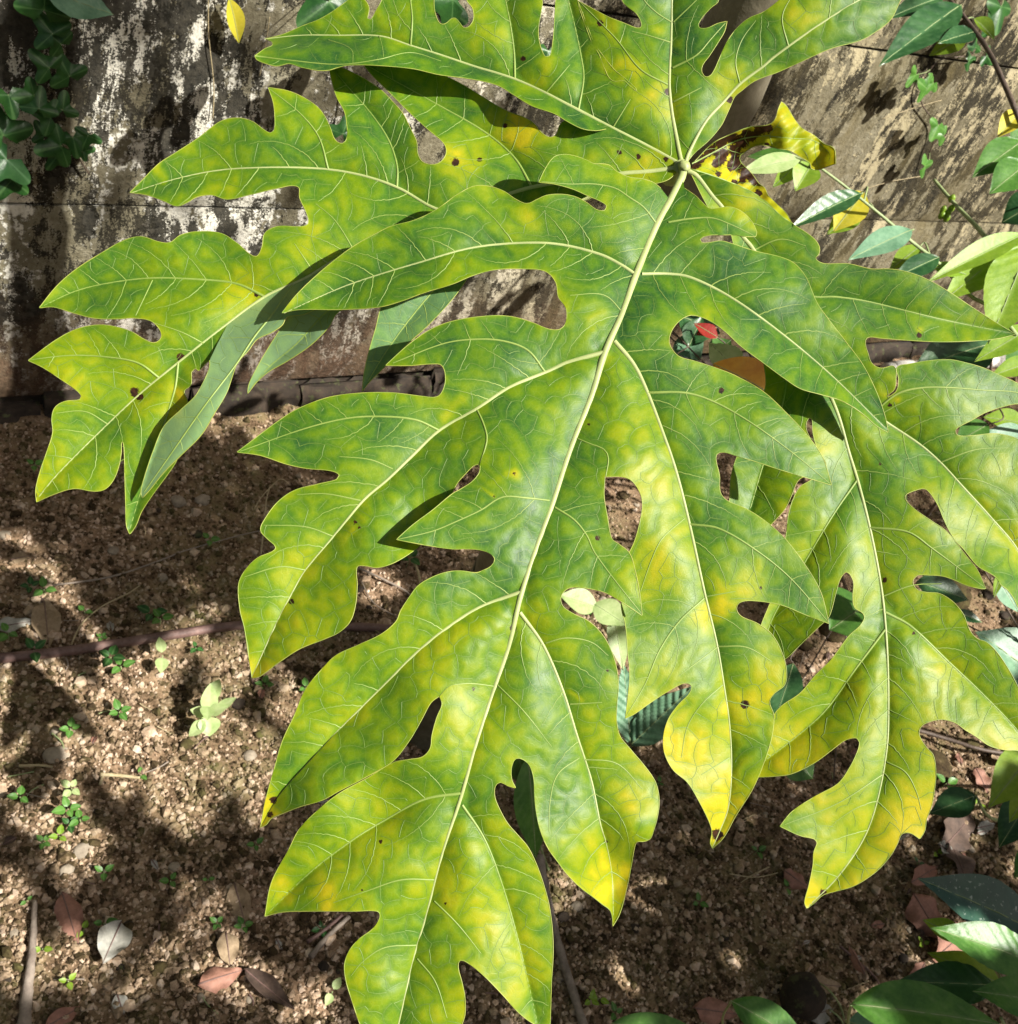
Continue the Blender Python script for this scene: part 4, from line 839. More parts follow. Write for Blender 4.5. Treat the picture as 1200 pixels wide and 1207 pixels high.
# understorey leaves seen through the gaps
root = gpt(985, 655); us_ = thing('understorey_shrub', 'dark understorey shrub seen through the gaps of the right lobe', 'shrub', root)
stem_px(us_, [(1012,688,1.75),(1000,700,1.9)], .002, .004, 'stemd', root); stem_px(us_, [(1085,688,1.80),(1040,690,1.95)], .002, .004, 'stemd', root)
stem_px(us_, [(1170,405,1.62),(1150,520,1.75),(1060,640,2.0)], .002, .005, 'stemd', root); stem_px(us_, [(905,462,1.15),(930,520,1.35),(960,600,1.8)], .002, .004, 'stemd', root)
for b, t_, d1, d2, wd, mt, kw in [((1022,712),(978,742),1.72,1.72,74,'mid',{}), ((1080,686),(1144,706),1.80,1.80,38,'dark',{}), ((935,782),(914,850),1.7,1.7,38,'dark',{}),
 ((1172,404),(1078,432),1.60,1.56,64,'dark',{}), ((1165,500),(1126,522),1.60,1.60,34,'mid',{}), ((1218,520),(1162,508),1.62,1.6,34,'blue',{}), ((1210,500),(1160,490),1.66,1.66,30,'light',{}),
 ((870,440),(836,402),1.18,1.20,40,'pale',dict(quilt=.004)), ((800,372),(850,392),1.5,1.5,60,'dark',{}), ((812,408),(828,372),1.46,1.46,30,'dark',{}),
 ((846,398),(818,380),1.40,1.40,18,'red',{}), ((845,386),(820,394),1.41,1.41,16,'red',{}), ((800,398),(826,424),1.5,1.48,40,'blue',dict(quilt=.003)), ((840,420),(862,400),1.44,1.44,30,'mid',{}),
 ((926,884),(960,918),1.75,1.75,50,'mid',{}), ((1000,920),(1015,905),1.8,1.8,20,'dead2',{})]:
    px_leaf(us_, b, t_, d1, d2, wd, mt, **kw)
px_leaf(us_, (906,464), (846,426), 1.13, 1.11, 58, 'orange', droop=.2, prof=(.7, .7))['label'] = 'bright orange dying leaf'
# crinkled plant under the centre lobe
root = gpt(736, 905); ck = thing('crinkled_plant', 'small blue-green plant with crinkled leaves on the soil below the centre lobe', 'plant', root)
stem_px(ck, [(745,876,1.72),(742,885,1.76)], .002, .003, 'stem', root); stem_px(ck, [(688,698,1.70),(712,740,1.72),(734,780,1.74),(742,850,1.75)], .0016, .0026, 'straw', root)
for b, t_, d1, d2, wd, mt, kw in [((742,876),(736,782),1.72,1.70,34,'blue',dict(quilt=.006, nu=60)), ((744,878),(816,809),1.72,1.66,42,'blue',dict(quilt=.006, nu=60)), ((704,716),(660,700),1.70,1.68,32,'pale',{}), ((700,712),(740,736),1.70,1.68,36,'pale',{}), ((722,722),(736,790),1.71,1.70,26,'pale',{})]:
    px_leaf(ck, b, t_, d1, d2, wd, mt, **kw)
root = gpt(648, 1030); dk = thing('young_shoot', 'dark green shoot standing under the folded yellow tip', 'plant', root)
stem_px(dk, [(606,880,1.42),(625,960,1.50)], .0015, .002, 'stem', root)
px_leaf(dk, (622,892), (634,1016), 1.42, 1.44, 46, 'mid'); px_leaf(dk, (606,880), (622,925), 1.42, 1.45, 36, 'mid')

add_stalks()
for o_, pl_, b_, k_ in STALKS:                          # leaves that stand in the sun
    if pl_ in (sh, vn_, ck): CAN_PTS.append(np.array([tuple(v.co) for v in o_.data.vertices])[::3])
# ivy on the wall
def ivy(label, stem, leaves, grp=None):
    st = [wpt(x, y, .012) for x, y in stem]; r = st[-1]; o = thing('wall_ivy', label, 'vine', r)
    s = smooth3(st, 6); tube_obj('stem', s, [.0013]*len(s), MAT['stemd'], o, 6)
    for x, y, size, off, mt, lb in leaves:
        p = wpt(x, y, off); near = min(s, key=lambda q: (q-p).length)
        lobed('leaf', p, size, mt, o, (random.uniform(-.25, .25), -1, random.uniform(.25, .8)), random.uniform(0, 6.3), lb, near)
ivy('dark ivy trailing down the mouldy wall beside the white flaking patch', [(40,-40),(44,0),(52,45),(44,95),(40,130),(62,150),(85,175),(105,205)],
    [(52,12,.042,.05,'ivy',3),(62,40,.034,.05,'ivy',3),(72,52,.026,.04,'ivy',3),(58,80,.030,.05,'ivy',3),(82,90,.034,.04,'ivy',3),(40,112,.028,.05,'ivy',3),(46,128,.030,.06,'ivy',3),(60,138,.032,.05,'ivy',3),(74,130,.026,.04,'ivy',3),(72,172,.036,.05,'ivy',3),(86,162,.028,.04,'ivy',3),(104,160,.024,.04,'ivy',3),(98,178,.018,.03,'ivy',3),(52,160,.022,.03,'ivy',3),(66,186,.022,.03,'ivy',3)])
ivy('blue-tinged ivy at the edge of the mouldy wall', [(-40,90),(-5,140),(-4,190),(-10,230)], [(10,112,.030,.05,'ivy',3),(4,160,.05,.05,'ivy',3),(8,188,.05,.06,'dark',3),(14,212,.036,.05,'ivy',3),(-6,210,.04,.04,'ivy',3)])
ivy('small ivy sprays with sunlit tips on the right part of the wall', [(1180,-30),(1172,20),(1148,62),(1110,70),(1092,90),(1086,120),(1104,150),(1096,180),(1090,200)],
    [(1180,8,.05,.05,'ivy',3),(1150,56,.030,.05,'ivy',3),(1142,72,.024,.04,'ivy',3),(1172,30,.04,.06,'ivy',3),(1080,88,.030,.05,'mid',3),(1092,104,.036,.06,'mid',3),(1100,98,.030,.05,'mid',3),(1106,148,.034,.05,'mid',3),(1112,160,.026,.04,'mid',3),(1090,196,.032,.05,'mid',3),(1163,66,.028,.05,'ivy',3)])
ivy('dark ivy leaves peeping out above the top lobes', [(420,-60),(398,0),(410,90),(402,150)], [(388,2,.06,.25,'ivy',3),(400,12,.05,.22,'ivy',3),(404,158,.032,.05,'ivy',3)])
ivy('dark ivy leaves in the gap between the top lobes', [(540,-60),(525,0),(560,40),(646,64)], [(522,6,.05,.20,'ivy',3),(534,0,.05,.22,'ivy',3),(646,60,.03,.1,'ivy',3)])
r_ = wpt(120, -45, .02); o = thing('wall_creeper', 'broad grey-green leaf drooping over the top of the mouldy wall', 'vine', r_)
tube_obj('stem', smooth3([r_, wpt(118, -20, .05), wpt(128, -2, .06)], 5), [.0014]*11, MAT['stem'], o, 6)
blade('leaf', wpt(52, -10, .05), wpt(134, 16, .06), .056, 'blue', o, quilt=.003, droop=.05)
r_ = wpt(268, -45, .01); o = thing('hanging_leaf', 'single yellowing leaf hanging on a thin stalk against the black mould', 'leaf', r_)
tube_obj('stalk', smooth3([r_, wpt(262, -20, .012), wpt(270, 1, .02)], 5), [.0008]*11, MAT['stem'], o, 6)
blade('blade', wpt(270, -2, .02), wpt(284, 53, .03), .026, 'yellow', o, fold=.5, droop=.15)
# fine dry creeper strands on the wall
for k, pts in enumerate([[(246,-20),(246,40),(252,100),(251,140)],[(318,20),(312,60),(306,90)],[(1040,140),(1075,128),(1110,118)],[(1022,222),(1050,214),(1085,208)]]):
    s = smooth3([wpt(x, y, .004+.002*(i % 2)) for i, (x, y) in enumerate(pts)], 6)
    tag(tube_obj('dry_tendril', s, [.0008]*len(s), MAT['straw'], None, 5), 'thin dry tendril clinging to the stained wall', 'tendril', 'dry tendrils on the wall')
# pipe by the foot of the wall
pp = [Vector((x, WALLY-.075, .030)) for x in np.linspace(2.30, 4.2, 12)]
pipe = thing('pipe', 'white plastic pipe lying along the foot of the wall', 'pipe', pp[0])
tube_obj('pipe_body', pp, [.019]*12, MAT['pipe'], pipe, 20)
tube_obj('coupling', [pp[0]+Vector((.03, 0, 0)), pp[0]+Vector((.10, 0, 0))], [.0225, .0225], MAT['pipe'], pipe, 20)
# ------------------------------------------------------------------ things lying on the soil
def GP(x, y, dz=0.0):
    q = gpt(x, y); z = ground_h(q.x, q.y); q = gpt(x, y, z+dz); return q
def dead_leaf(label, b, t_, wpx, mat, lift=.006, **k):
    p, q = GP(*b, lift), GP(*t_, lift*.6); D = to_px(p)[2]
    o = blade('dead_leaf', p, q, wpx*D/F, mat, None, nrm=(random.uniform(-.3, .3), random.uniform(-.4, .1), 1), rib=False, nu=16, nv=5, wav=.12, **k)
    blade_rib(o, 16, 11, 5); return tag(o, label, 'dead leaf', 'dead leaves on the soil')
def blade_rib(o, nu, m_, nv):
    co = [o.data.vertices[i*m_+nv].co.copy() for i in range(0, nu+1, 2)]
    tube_obj('midrib', [c+Vector((0, 0, .0004)) for c in co], [max(.0003, .0011*(1-.8*i/len(co))) for i in range(len(co))], MAT['stickb'], o, 5)
dead_leaf('reddish dead leaf lying flat beside the pale stick', (73,1052), (92,1112), 30, 'dead', .008, curl=.4, droop=.05)
dead_leaf('curled grey dead leaf propped on the soil', (143,1086), (120,1138), 38, 'dead3', .022, curl=-.5, droop=-.2)
dead_leaf('red-brown dead leaf next to the dark curled pod', (234,1160), (288,1142), 30, 'dead', .014, curl=.9, droop=.1)
dead_leaf('dark curled dead leaf like a pod with a pale rim', (288,1142), (347,1192), 22, 'deadd', .012, curl=-1.2, droop=-.25)
dead_leaf('tan dead leaf standing near the reddish ones', (266,1098), (272,1140), 26, 'dead2', .012, droop=.1)
dead_leaf('brown shredded dead leaf above the tan one', (276,1040), (290,1092), 28, 'dead2', .010, curl=.6)
dead_leaf('grey-white chip of dead leaf', (138,1172), (146,1196), 18, 'dead3', .008)
dead_leaf('red dead leaf at the bottom edge below the soil crack', (52,1212), (96,1186), 22, 'dead', .008)
dead_leaf('tan dead leaf near the mouldy wall foot', (12,660), (36,654), 14, 'dead2', .006)
dead_leaf('grey dead leaf with a green tinge beside the brown stem', (-12,742), (42,730), 20, 'dead3', .012)
dead_leaf('upright brown dead leaf leaning on the brown stem', (52,708), (58,764), 32, 'dead2', .010)
dead_leaf('rust dead leaf under the yellow point of the right lobe', (924,1026), (956,1048), 22, 'dead', .014, curl=.6)
dead_leaf('orange-brown dead leaf by the round stone', (818,1188), (872,1196), 30, 'dead', .018, curl=.5)
dead_leaf('tan dead leaf behind the round stone', (948,1160), (996,1162), 20, 'dead2', .012)
dead_leaf('grey dead leaf before the round stone', (950,1200), (984,1188), 24, 'dead3', .010)
dead_leaf('red dead leaf in front of the white-flecked leaf', (1074,1040), (1108,1020), 22, 'dead', .02)
dead_leaf('broad brown dead leaf under the white-flecked leaf', (1076,1052), (1112,1110), 44, 'dead', .02, curl=.4)
dead_leaf('dark dead leaf in the litter below the right lobe', (1110,1000), (1150,960), 40, 'deadd', .016)
dead_leaf('brown dead leaf in the litter below the right lobe', (1140,1040), (1120,985), 36, 'deadd', .02)
dead_leaf('pale dead leaf lit by the sun in the litter', (1105,995), (1126,1006), 16, 'dead3', .02)
dead_leaf('tan dead leaf near the broken twig', (1168,884), (1186,905), 22, 'dead2', .012)
dead_leaf('brown dead leaf against the litter edge', (1150,905), (1166,935), 20, 'dead', .012)
dead_leaf('large brown dead leaf beneath the corner plant', (1100,1130), (1150,1090), 46, 'dead', .02)
dead_leaf('small rust dead leaf beside the dark shoot', (1090,1135), (1070,1175), 24, 'dead', .012)
dead_leaf('curled rust leaf shred standing on the dark soil', (1020,1150), (1000,1110), 12, 'dead', .02, curl=1.)
for k in range(46):                                  # scraps
    x, y = (random.uniform(1040, 1200), random.uniform(880, 1130)) if k < 22 else (random.uniform(0, 1050), random.uniform(640, 1207))
    a = random.uniform(0, 6.3); L_px = random.uniform(9, 26)
    mt = random.choice(['dead', 'dead2', 'deadd', 'dead3', 'dead2']); hue = dict(dead='reddish', dead2='tan', deadd='dark brown', dead3='grey')[mt]
    o = dead_leaf('small %s scrap of dead leaf %s' % (hue, 'in the litter below the right lobe' if k < 22 else 'among the soil crumbs'), (x, y), (x+math.cos(a)*L_px, y+math.sin(a)*L_px*.8), L_px*random.uniform(.35, .6), mt, random.uniform(.004, .012), curl=random.uniform(-.8, .8))
    o['group'] = '%s leaf scraps %s' % (hue, 'in the litter' if k < 22 else 'on the soil'); o.name = 'leaf_scrap'
def twig(label, pts, r0, r1, mat, grp=None, name='twig', lift=.004, sides=7, wob=.12):
    w = [GP(p[0], p[1], (p[2] if len(p) > 2 else lift)) for p in pts]; s = smooth3(w, 6)
    o = tube_obj(name, s, [r0+(r1-r0)*i/(len(s)-1) for i in range(len(s))], MAT[mat], None, sides, wob)
    return tag(o, label, 'twig', grp)
twig('long smooth brown stem lying across the soil', [(-60,782,.008),(0,776,.009),(90,766,.010),(180,752,.012),(285,737,.013),(380,738,.012),(470,742,.010),(560,760,.008)], .0078, .0068, 'stickb', None, 'fallen_stem', wob=.04)
twig('flat pale stick lying at the bottom left', [(41,1062),(38,1120),(32,1170),(26,1240)], .0030, .0085, 'stick', None, 'stick', .008)
twig('weathered stick leaning below the folded yellow tip', [(636,1008,.03),(645,1060,.02),(660,1120,.012),(690,1215,.006)], .0065, .0060, 'stick', None, 'stick')
twig('pale split twig under the left point of the centre lobe', [(366,1128),(385,1105),(412,1080)], .0042, .0030, 'stick', 'split twigs', 'stick', .006)
twig('darker split twig under the left point of the centre lobe', [(362,1110),(380,1098),(404,1078)], .0030, .0022, 'stickb', 'split twigs', 'stick', .006)
twig('short white twig on a sunny soil patch', [(118,913),(140,914),(166,917)], .0030, .0022, 'straw', None, 'stick', .007)
twig('white hooked twig end on a sunny soil patch', [(118,925),(122,914),(132,912)], .0020, .0016, 'straw', None, 'stick', .006)
twig('pale twig beside a flat stone', [(22,903),(45,902),(62,904)], .0022, .0016, 'straw', None, 'stick', .005)
twig('thin dark branch lying across the litter', [(1080,860,.02),(1120,872,.03),(1160,884,.03),(1215,892,.03)], .0042, .0032, 'stemd', None, 'branch')
twig('bent twig crossing the stem at the left', [(84,760),(96,736),(120,715),(150,700),(165,690)], .0014, .0010, 'straw', None, 'twig', .006)
twig('long thin root running over the shaded soil', [(60,690),(130,680),(190,660),(215,650),(250,640),(300,627),(360,618)], .0016, .0010, 'stick', None, 'root', .005)
twig('upright dry straw beside the left point', [(306,668,.0),(310,630,.03),(314,590,.06),(318,574,.07)], .0016, .0010, 'straw', 'dry straws', 'straw')
twig('bent dry straw crossing the upright one', [(300,600,.04),(309,585,.05),(330,565,.06),(342,572,.05)], .0010, .0008, 'straw', 'dry straws', 'straw')
twig('loose pale root loop in the gap under the left lobe', [(420,668),(450,682),(480,698),(500,720)], .0022, .0014, 'stick', None, 'root', .008)
twig('fine root in the gap under the left lobe', [(424,680),(440,710),(470,728)], .0010, .0008, 'stick', None, 'root', .006)
twig('pale curved straw in the gap under the left lobe', [(484,655,.02),(492,672,.03),(496,690,.02)], .0030, .0022, 'straw', None, 'straw')
twig('small forked twig on the dark soil', [(990,1115),(1005,1128),(1030,1150),(1038,1165)], .0022, .0014, 'stickb', None, 'twig', .008)
twig('green grass blade by the round stone', [(965,1158,.02),(978,1168,.05),(990,1185,.03),(996,1205,.0)], .0012, .0014, 'stem', 'grass blades', 'grass_blade')
twig('second grass blade by the round stone', [(978,1190,.02),(990,1200,.02),(996,1212,.0)], .0012, .0014, 'stem', 'grass blades', 'grass_blade')
twig('fine pale root on the dark soil below the right lobe', [(860,1030),(890,1034),(920,1028)], .0010, .0008, 'straw', None, 'root', .004)
for k in range(70):
    x, y = random.uniform(-20, 1100), random.uniform(600, 1210); a = random.uniform(0, 3.14); Lp = random.uniform(10, 42)
    mt = random.choice(['straw', 'stick', 'stickb', 'stem']); hue = dict(straw='pale', stick='grey', stickb='brown', stem='greenish')[mt]
    o = twig('short thin %s straw among the soil crumbs' % hue, [(x, y), (x+math.cos(a)*Lp*.5+random.uniform(-4, 4), y+math.sin(a)*Lp*.4), (x+math.cos(a)*Lp, y+math.sin(a)*Lp*.8)], random.uniform(.0006, .0016), .0006, mt, 'thin %s straws on the soil' % hue, 'straw', .004, 5)

def stone(label, x, y, wpx, hpx, mat='stone', grp=None, name='stone', sink=.35, flat=.6):
    c = GP(x, y); D = to_px(c)[2]; bm = bmesh.new(); bmesh.ops.create_icosphere(bm, subdivisions=3, radius=1)
    rx, ry = wpx*D/F/2, hpx*D/F/2*1.15; rz = min(rx, ry)*flat; sd = Vector((random.uniform(0, 50), 0, 0))
    for v in bm.verts:
        p = v.co.copy(); q = 1+.22*noise.noise(p*1.3+sd)+.08*noise.noise(p*3.5+sd)
        v.co = Vector((c.x+p.x*rx*q, c.y+p.y*ry*q, c.z+(p.z*q+1-sink*2+.0)*rz))
    me = bpy.data.meshes.new(name); bm.to_mesh(me); bm.free(); me.materials.append(MAT[mat])
    for p_ in me.polygons: p_.use_smooth = True
    o = bpy.data.objects.new(name, me); C.objects.link(o); return tag(o, label, 'stone', grp)
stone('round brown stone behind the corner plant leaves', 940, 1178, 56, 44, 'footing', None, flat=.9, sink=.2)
stone('flat grey stone on the dappled soil', 67, 890, 30, 20, flat=.5); stone('grey pebble above the flat grey stone', 65, 864, 12, 11); stone('pale flat pebble below the left lobe', 239, 590, 20, 14, flat=.5)
stone('tan pebble beside the pale flat pebble', 210, 592, 18, 15); stone('tan stone in a sunny patch of soil', 98, 1003, 24, 18); stone('brown stone beside the tan one in sun', 78, 1026, 18, 12)
stone('large earthy clod by the litter in sun', 1060, 720, 40, 30, 'clod', None, flat=.9); stone('pale rock in sun below the right gap', 1100, 905, 44, 40, 'clod', None, flat=.5)
stone('sunlit rock seen between the right lobes', 985, 745, 50, 30, 'clod', None, flat=.7); stone('sunlit rock beside the broad leaf', 1120, 700, 44, 40, 'clod', None, flat=.7)
for k in range(150):
    x, y = random.uniform(-20, 1200), random.uniform(540, 1207); s_ = random.uniform(6, 13)
    mt = random.choice(['stone', 'footing', 'clod', 'clod']); hue = dict(stone='smooth tan', footing='dark damp', clod='crumbly brown')[mt]
    stone('small %s pebble on the soil' % hue, x, y, s_*random.uniform(.9, 1.5), s_, mt, '%s pebbles on the soil' % hue, 'pebble')

# seedlings and weeds
SHADE = dict(mid='bright green', ivy='dark green', light='yellow-green', pale='pale lime'); COUNT = {2: 'two', 3: 'three', 4: 'four'}
def weed(x, y, n, sp, m_, h_): return sprout('tiny %s weed with %s rounded leaves on the soil' % (SHADE[m_], COUNT[n]), x, y, n, sp, m_, h_, 'tiny %s weeds of %s leaves' % (SHADE[m_], COUNT[n]))
def sprout(label, x, y, n, sp, mat, hgt=.012, grp='tiny weeds on the soil', lw=.7, name='seedling'):
    r = GP(x, y, -.002); D = to_px(r)[2]; o = thing(name, label, 'seedling', r, grp); top = r+Vector((0, 0, hgt))
    tube_obj('stem', [r, r+Vector((.001, 0, hgt*.5)), top], [.0010, .0009, .0007], MAT['stem'], o, 5)
    for k in range(n):
        a = 6.283*k/n+random.uniform(-.4, .4)+x; d = Vector((math.cos(a), math.sin(a), random.uniform(.05, .5)))
        L_m = sp*D/F*random.uniform(.75, 1.15); st = top+d*L_m*.18
        blade('leaf', st, st+d*L_m, L_m*lw, mat, o, nrm=(0, -.2, 1), nu=8, nv=3, rib=False, prof=(.75, .8), droop=.15)
    return o
big = sprout('pale lime seedling catching the sun on the soil', 240, 852, 2, 22, 'pale', .05, None)
for (b, t_, wd) in [((246,838),(248,806),20), ((247,840),(268,832),15), ((246,842),(224,836),15), ((246,845),(247,868),26), ((242,850),(222,868),16), ((256,836),(278,822),12)]:
    pb = GP(*b); D = to_px(pb)[2]-.05; px_leaf(big, b, t_, D, D-.005, wd, 'pale', nu=10, nv=3, rib=False, prof=(.7, .75))
for x, y, n, sp, m_, h_ in [(178,732,3,14,'ivy',.02),(188,738,3,12,'mid',.02),(130,786,4,15,'ivy',.025),(142,792,3,12,'mid',.015),(40,776,3,14,'ivy',.02),(190,786,2,20,'pale',.03),(83,868,4,12,'mid',.02),(140,848,4,12,'mid',.02),(80,962,4,14,'mid',.02),(84,938,4,12,'pale',.02),(82,978,3,12,'ivy',.015),(24,948,3,13,'mid',.02),(70,990,3,12,'light',.01),(200,1044,3,12,'mid',.015),(122,1032,3,10,'mid',.01),(80,1160,3,10,'light',.01),(50,1122,2,10,'light',.01),(98,1100,2,10,'light',.01),(36,698,4,10,'ivy',.015),(52,704,3,12,'mid',.02),(245,645,3,12,'mid',.02),(690,1185,3,11,'light',.02),(700,1183,2,11,'light',.02),(888,1008,3,9,'mid',.015),(390,1172,2,14,'pale',.01),(94,972,3,11,'mid',.015),(122,1094,2,12,'mid',.015),(470,660,4,14,'mid',.03),(478,670,4,14,'ivy',.03),(300,1000,3,10,'mid',.012),(820,1067,3,9,'mid',.01),(1108,930,3,12,'mid',.02),(1100,1010,2,11,'light',.012),(10,755,3,14,'mid',.02),(40,558,3,9,'mid',.02),(925,1050,2,9,'mid',.01),(700,1050,3,10,'ivy',.01)]:
    weed(x, y, n, sp, m_, h_)
for k in range(40):
    weed(random.uniform(-10, 1150), random.uniform(640, 1207), random.choice([2, 3, 4]), random.uniform(6, 11), random.choice(['mid', 'ivy', 'mid', 'light']), random.uniform(.004, .015))

# soil crumbs
def crumbs(n):
    ico = bmesh.new(); bmesh.ops.create_icosphere(ico, subdivisions=1, radius=1)
    bv = np.array([v.co for v in ico.verts]); bf = np.array([[v.index for v in f.verts] for f in ico.faces]); ico.free()
    px = rng.uniform(-60, 1260, n*2); py = rng.uniform(430, 1270, n*2); r = rays(px, py); t = -H/r[:, 2]; pos = r*t[:, None]
    k = (pos[:, 1] < WALLY-.01) & (pos[:, 1] > -.3) & (pos[:, 0] > -.3) & (pos[:, 0] < 2.9)
    # even density on the ground, not in the picture
    acc = rng.uniform(0, 1, n*2) < np.clip((t/1.5)**3, 0, 1.0)
    pos = pos[k & (acc | (rng.uniform(0, 1, n*2) < .55))][:n]
    m_ = len(pos); size = np.clip(rng.lognormal(math.log(.0022), .48, m_), .0013, .0098)
    z = np.array([ground_h(p[0], p[1]) for p in pos])
    nv = len(bv); V = np.empty((m_, nv, 3)); sc = size[:, None]*rng.uniform(.65, 1.25, (m_, 3))
    an = rng.uniform(0, 6.28, m_); ca, sa = np.cos(an), np.sin(an)
    jit = rng.normal(0, .16, (m_, nv, 3)); q = (bv[None]+jit)*sc[:, None]
    V[..., 0] = q[..., 0]*ca[:, None]-q[..., 1]*sa[:, None]+pos[:, 0, None]; V[..., 1] = q[..., 0]*sa[:, None]+q[..., 1]*ca[:, None]+pos[:, 1, None]
    V[..., 2] = q[..., 2]+(z+size*.22)[:, None]
    Fc = (bf[None]+(np.arange(m_)*nv)[:, None, None]).reshape(-1, 3)
    o = mesh_np('soil_crumbs', V.reshape(-1, 3), Fc, MAT['clod'], False, None, dict(rnd=np.repeat(rng.uniform(0, 1, m_), nv)))
    tag(o, 'loose brown crumbs of soil and gravel covering the ground', 'gravel', None, 'stuff')
crumbs(80000)

# ------------------------------------------------------------------ tree behind the camera whose crown dapples the light
cpts = np.concatenate(CAN_PTS); s_ = np.array(SUN); e1 = np.cross(s_, [0, 0, 1.]); e1 /= np.linalg.norm(e1); e2 = np.cross(s_, e1)
CS = .02; occ_ = set(); occ2 = set(); occ0 = set()
for a, b_ in zip(np.round(cpts@e1/CS).astype(int), np.round(cpts@e2/CS).astype(int)):
    occ0.add((a, b_))
    for i in range(-3, 4):
        for j in range(-3, 4): occ2.add((a+i, b_+j))
    for i, j in ((0, 0), (1, 0), (-1, 0), (0, 1), (0, -1)): occ_.add((a+i, b_+j))
LIT = [(25,870,48,48),(88,775,36,36),(95,835,30,40),(170,810,46,44),(185,862,42,30),(150,905,50,34),(215,752,28,24),(244,845,34,40),(272,785,34,38),(228,690,13,14),(244,728,26,9),(345,760,34,13),(340,830,30,30),(300,900,42,40),(215,935,46,46),
 (55,952,46,30),(90,1003,40,34),(8,1065,26,46),(20,1132,40,40),(100,1130,46,42),(240,1062,36,28),(245,1130,42,34),(312,1172,46,34),(300,955,26,24),(185,1135,28,40),(775,1055,42,22),(722,1150,30,24),(660,1060,26,42),(600,1188,34,22),(868,1128,10,18),(400,1100,30,20),(380,1180,30,30),(445,690,20,24),
 (720,640,110,150),(790,790,70,80),(1060,740,110,70),(1110,880,60,90),(1170,930,30,30),(1120,1000,14,10),(900,600,60,40),(950,760,60,40),(1195,1020,20,20),(1130,1120,50,30),(1060,1190,60,24),(700,720,60,60)]
def lit_level(p, px, py, onwall):
    n = .45*noise.noise(Vector((p.x*22, p.y*22, 3)))+.25*noise.noise(Vector((p.x*55, p.y*55, 7)))
    return any(((px-x)/rx)**2+((py-y)/ry)**2 < (1.5 if py < 980 else 1.7)+n*1.7 for x, y, rx, ry in LIT)
LV, LF = [], []
def can_leaf(c, size):
    d = Vector((random.gauss(0, 1), random.gauss(0, 1), random.gauss(0, .5))).normalized()
    n = (SUN+Vector((random.gauss(0, .35), random.gauss(0, .35), random.gauss(0, .35)))).normalized(); d = (d-n*d.dot(n)).normalized(); s = d.cross(n)
    o_ = len(LV)
    for u, v in ((-1, 0), (-.4, .42), (.35, .40), (1, 0), (.35, -.40), (-.4, -.42)): LV.append(c+d*(u*size)+s*(v*size)-n*(.1*size*u*u))
    LF.extend([[o_, o_+1, o_+2, o_+3], [o_, o_+3, o_+4, o_+5]])
for gx in np.arange(-150, 1350, 11):
    for gy in np.arange(-150, 1350, 11):
        x, y = gx+random.uniform(-8, 8), gy+random.uniform(-8, 8); r = rays(x, y)
        if r[2] > -.02: continue
        tg = H/-r[2]; tw = WALLY/r[1] if r[1] > .05 else 1e9; onw = tw < tg
        p = Vector(r*min(tg, tw)+np.array([0, 0, H]))
        if p.length > 4: continue
        if onw:                                     # the wall lies under the high outer crown: soft broken light
            if random.random() < (.982 if x < 780 else 1.1 if x > 960 else .975): continue
            c = p+SUN*random.uniform(5.0, 6.5)
            if (round(float(np.dot(c, e1)/CS)), round(float(np.dot(c, e2)/CS))) in occ2: continue
            can_leaf(c, random.uniform(.04, .065)); continue
        if lit_level(p, x, y, onw): continue
        t0 = max(1.95, (p.y+.35)/-SUN.y); c = p+SUN*random.uniform(t0, t0+.45)
        near = False
        if c.z < 1.3 or (round(float(np.dot(c, e1)/CS)), round(float(np.dot(c, e2)/CS))) in occ_: continue
        if (c-Vector((0, 0, H))).normalized().dot(Vector(R.T[2])) > .45: continue
        
        for _ in range(4): can_leaf(c+SUN*random.gauss(0, .05), random.uniform(.015, .027))
troot = Vector((-1.6, -3.4, 0)); tree = thing('shade_tree', 'broadleaf tree standing behind the viewer and dappling the light', 'tree', troot)
MAT['crown'] = mat_leaf('crown_leaf', (.012, .04, .012), (.03, .08, .02), .5, .05)
poly_obj('crown', LV, LF, MAT['crown'], tree)['kind'] = 'stuff'
def clear(pts): return all((round(float(np.dot(q, e1)/CS))+i, round(float(np.dot(q, e2)/CS))+j) not in occ_ for q in pts for i in (-3, 0, 3) for j in (-3, 0, 3))
cc_ = Vector((-.9, -2.2, 2.6)) if True else sum((v for v in LV[::50]), Vector((0, 0, 0)))/max(1, len(LV[::50]))
tk = smooth3([troot, troot+Vector((.1, .1, 1.0)), (troot+cc_)/2+Vector((0, -.2, .6)), cc_], 8)
tube_obj('trunk', tk, [.12-.09*i/(len(tk)-1) for i in range(len(tk))], MAT['trunk'], tree, 12)
for k in range(60):
    e = random.choice(LV); s0 = tk[-8+k % 6]; lm = smooth3([s0, (s0+e)/2+Vector((0, 0, .15)), e], 5)
    if clear(lm) and all(to_px(q)[2] < 0 or q.z > 1.8 for q in lm): tube_obj('limb', lm, [.022-.018*i/10 for i in range(11)], MAT['trunk'], tree, 7)
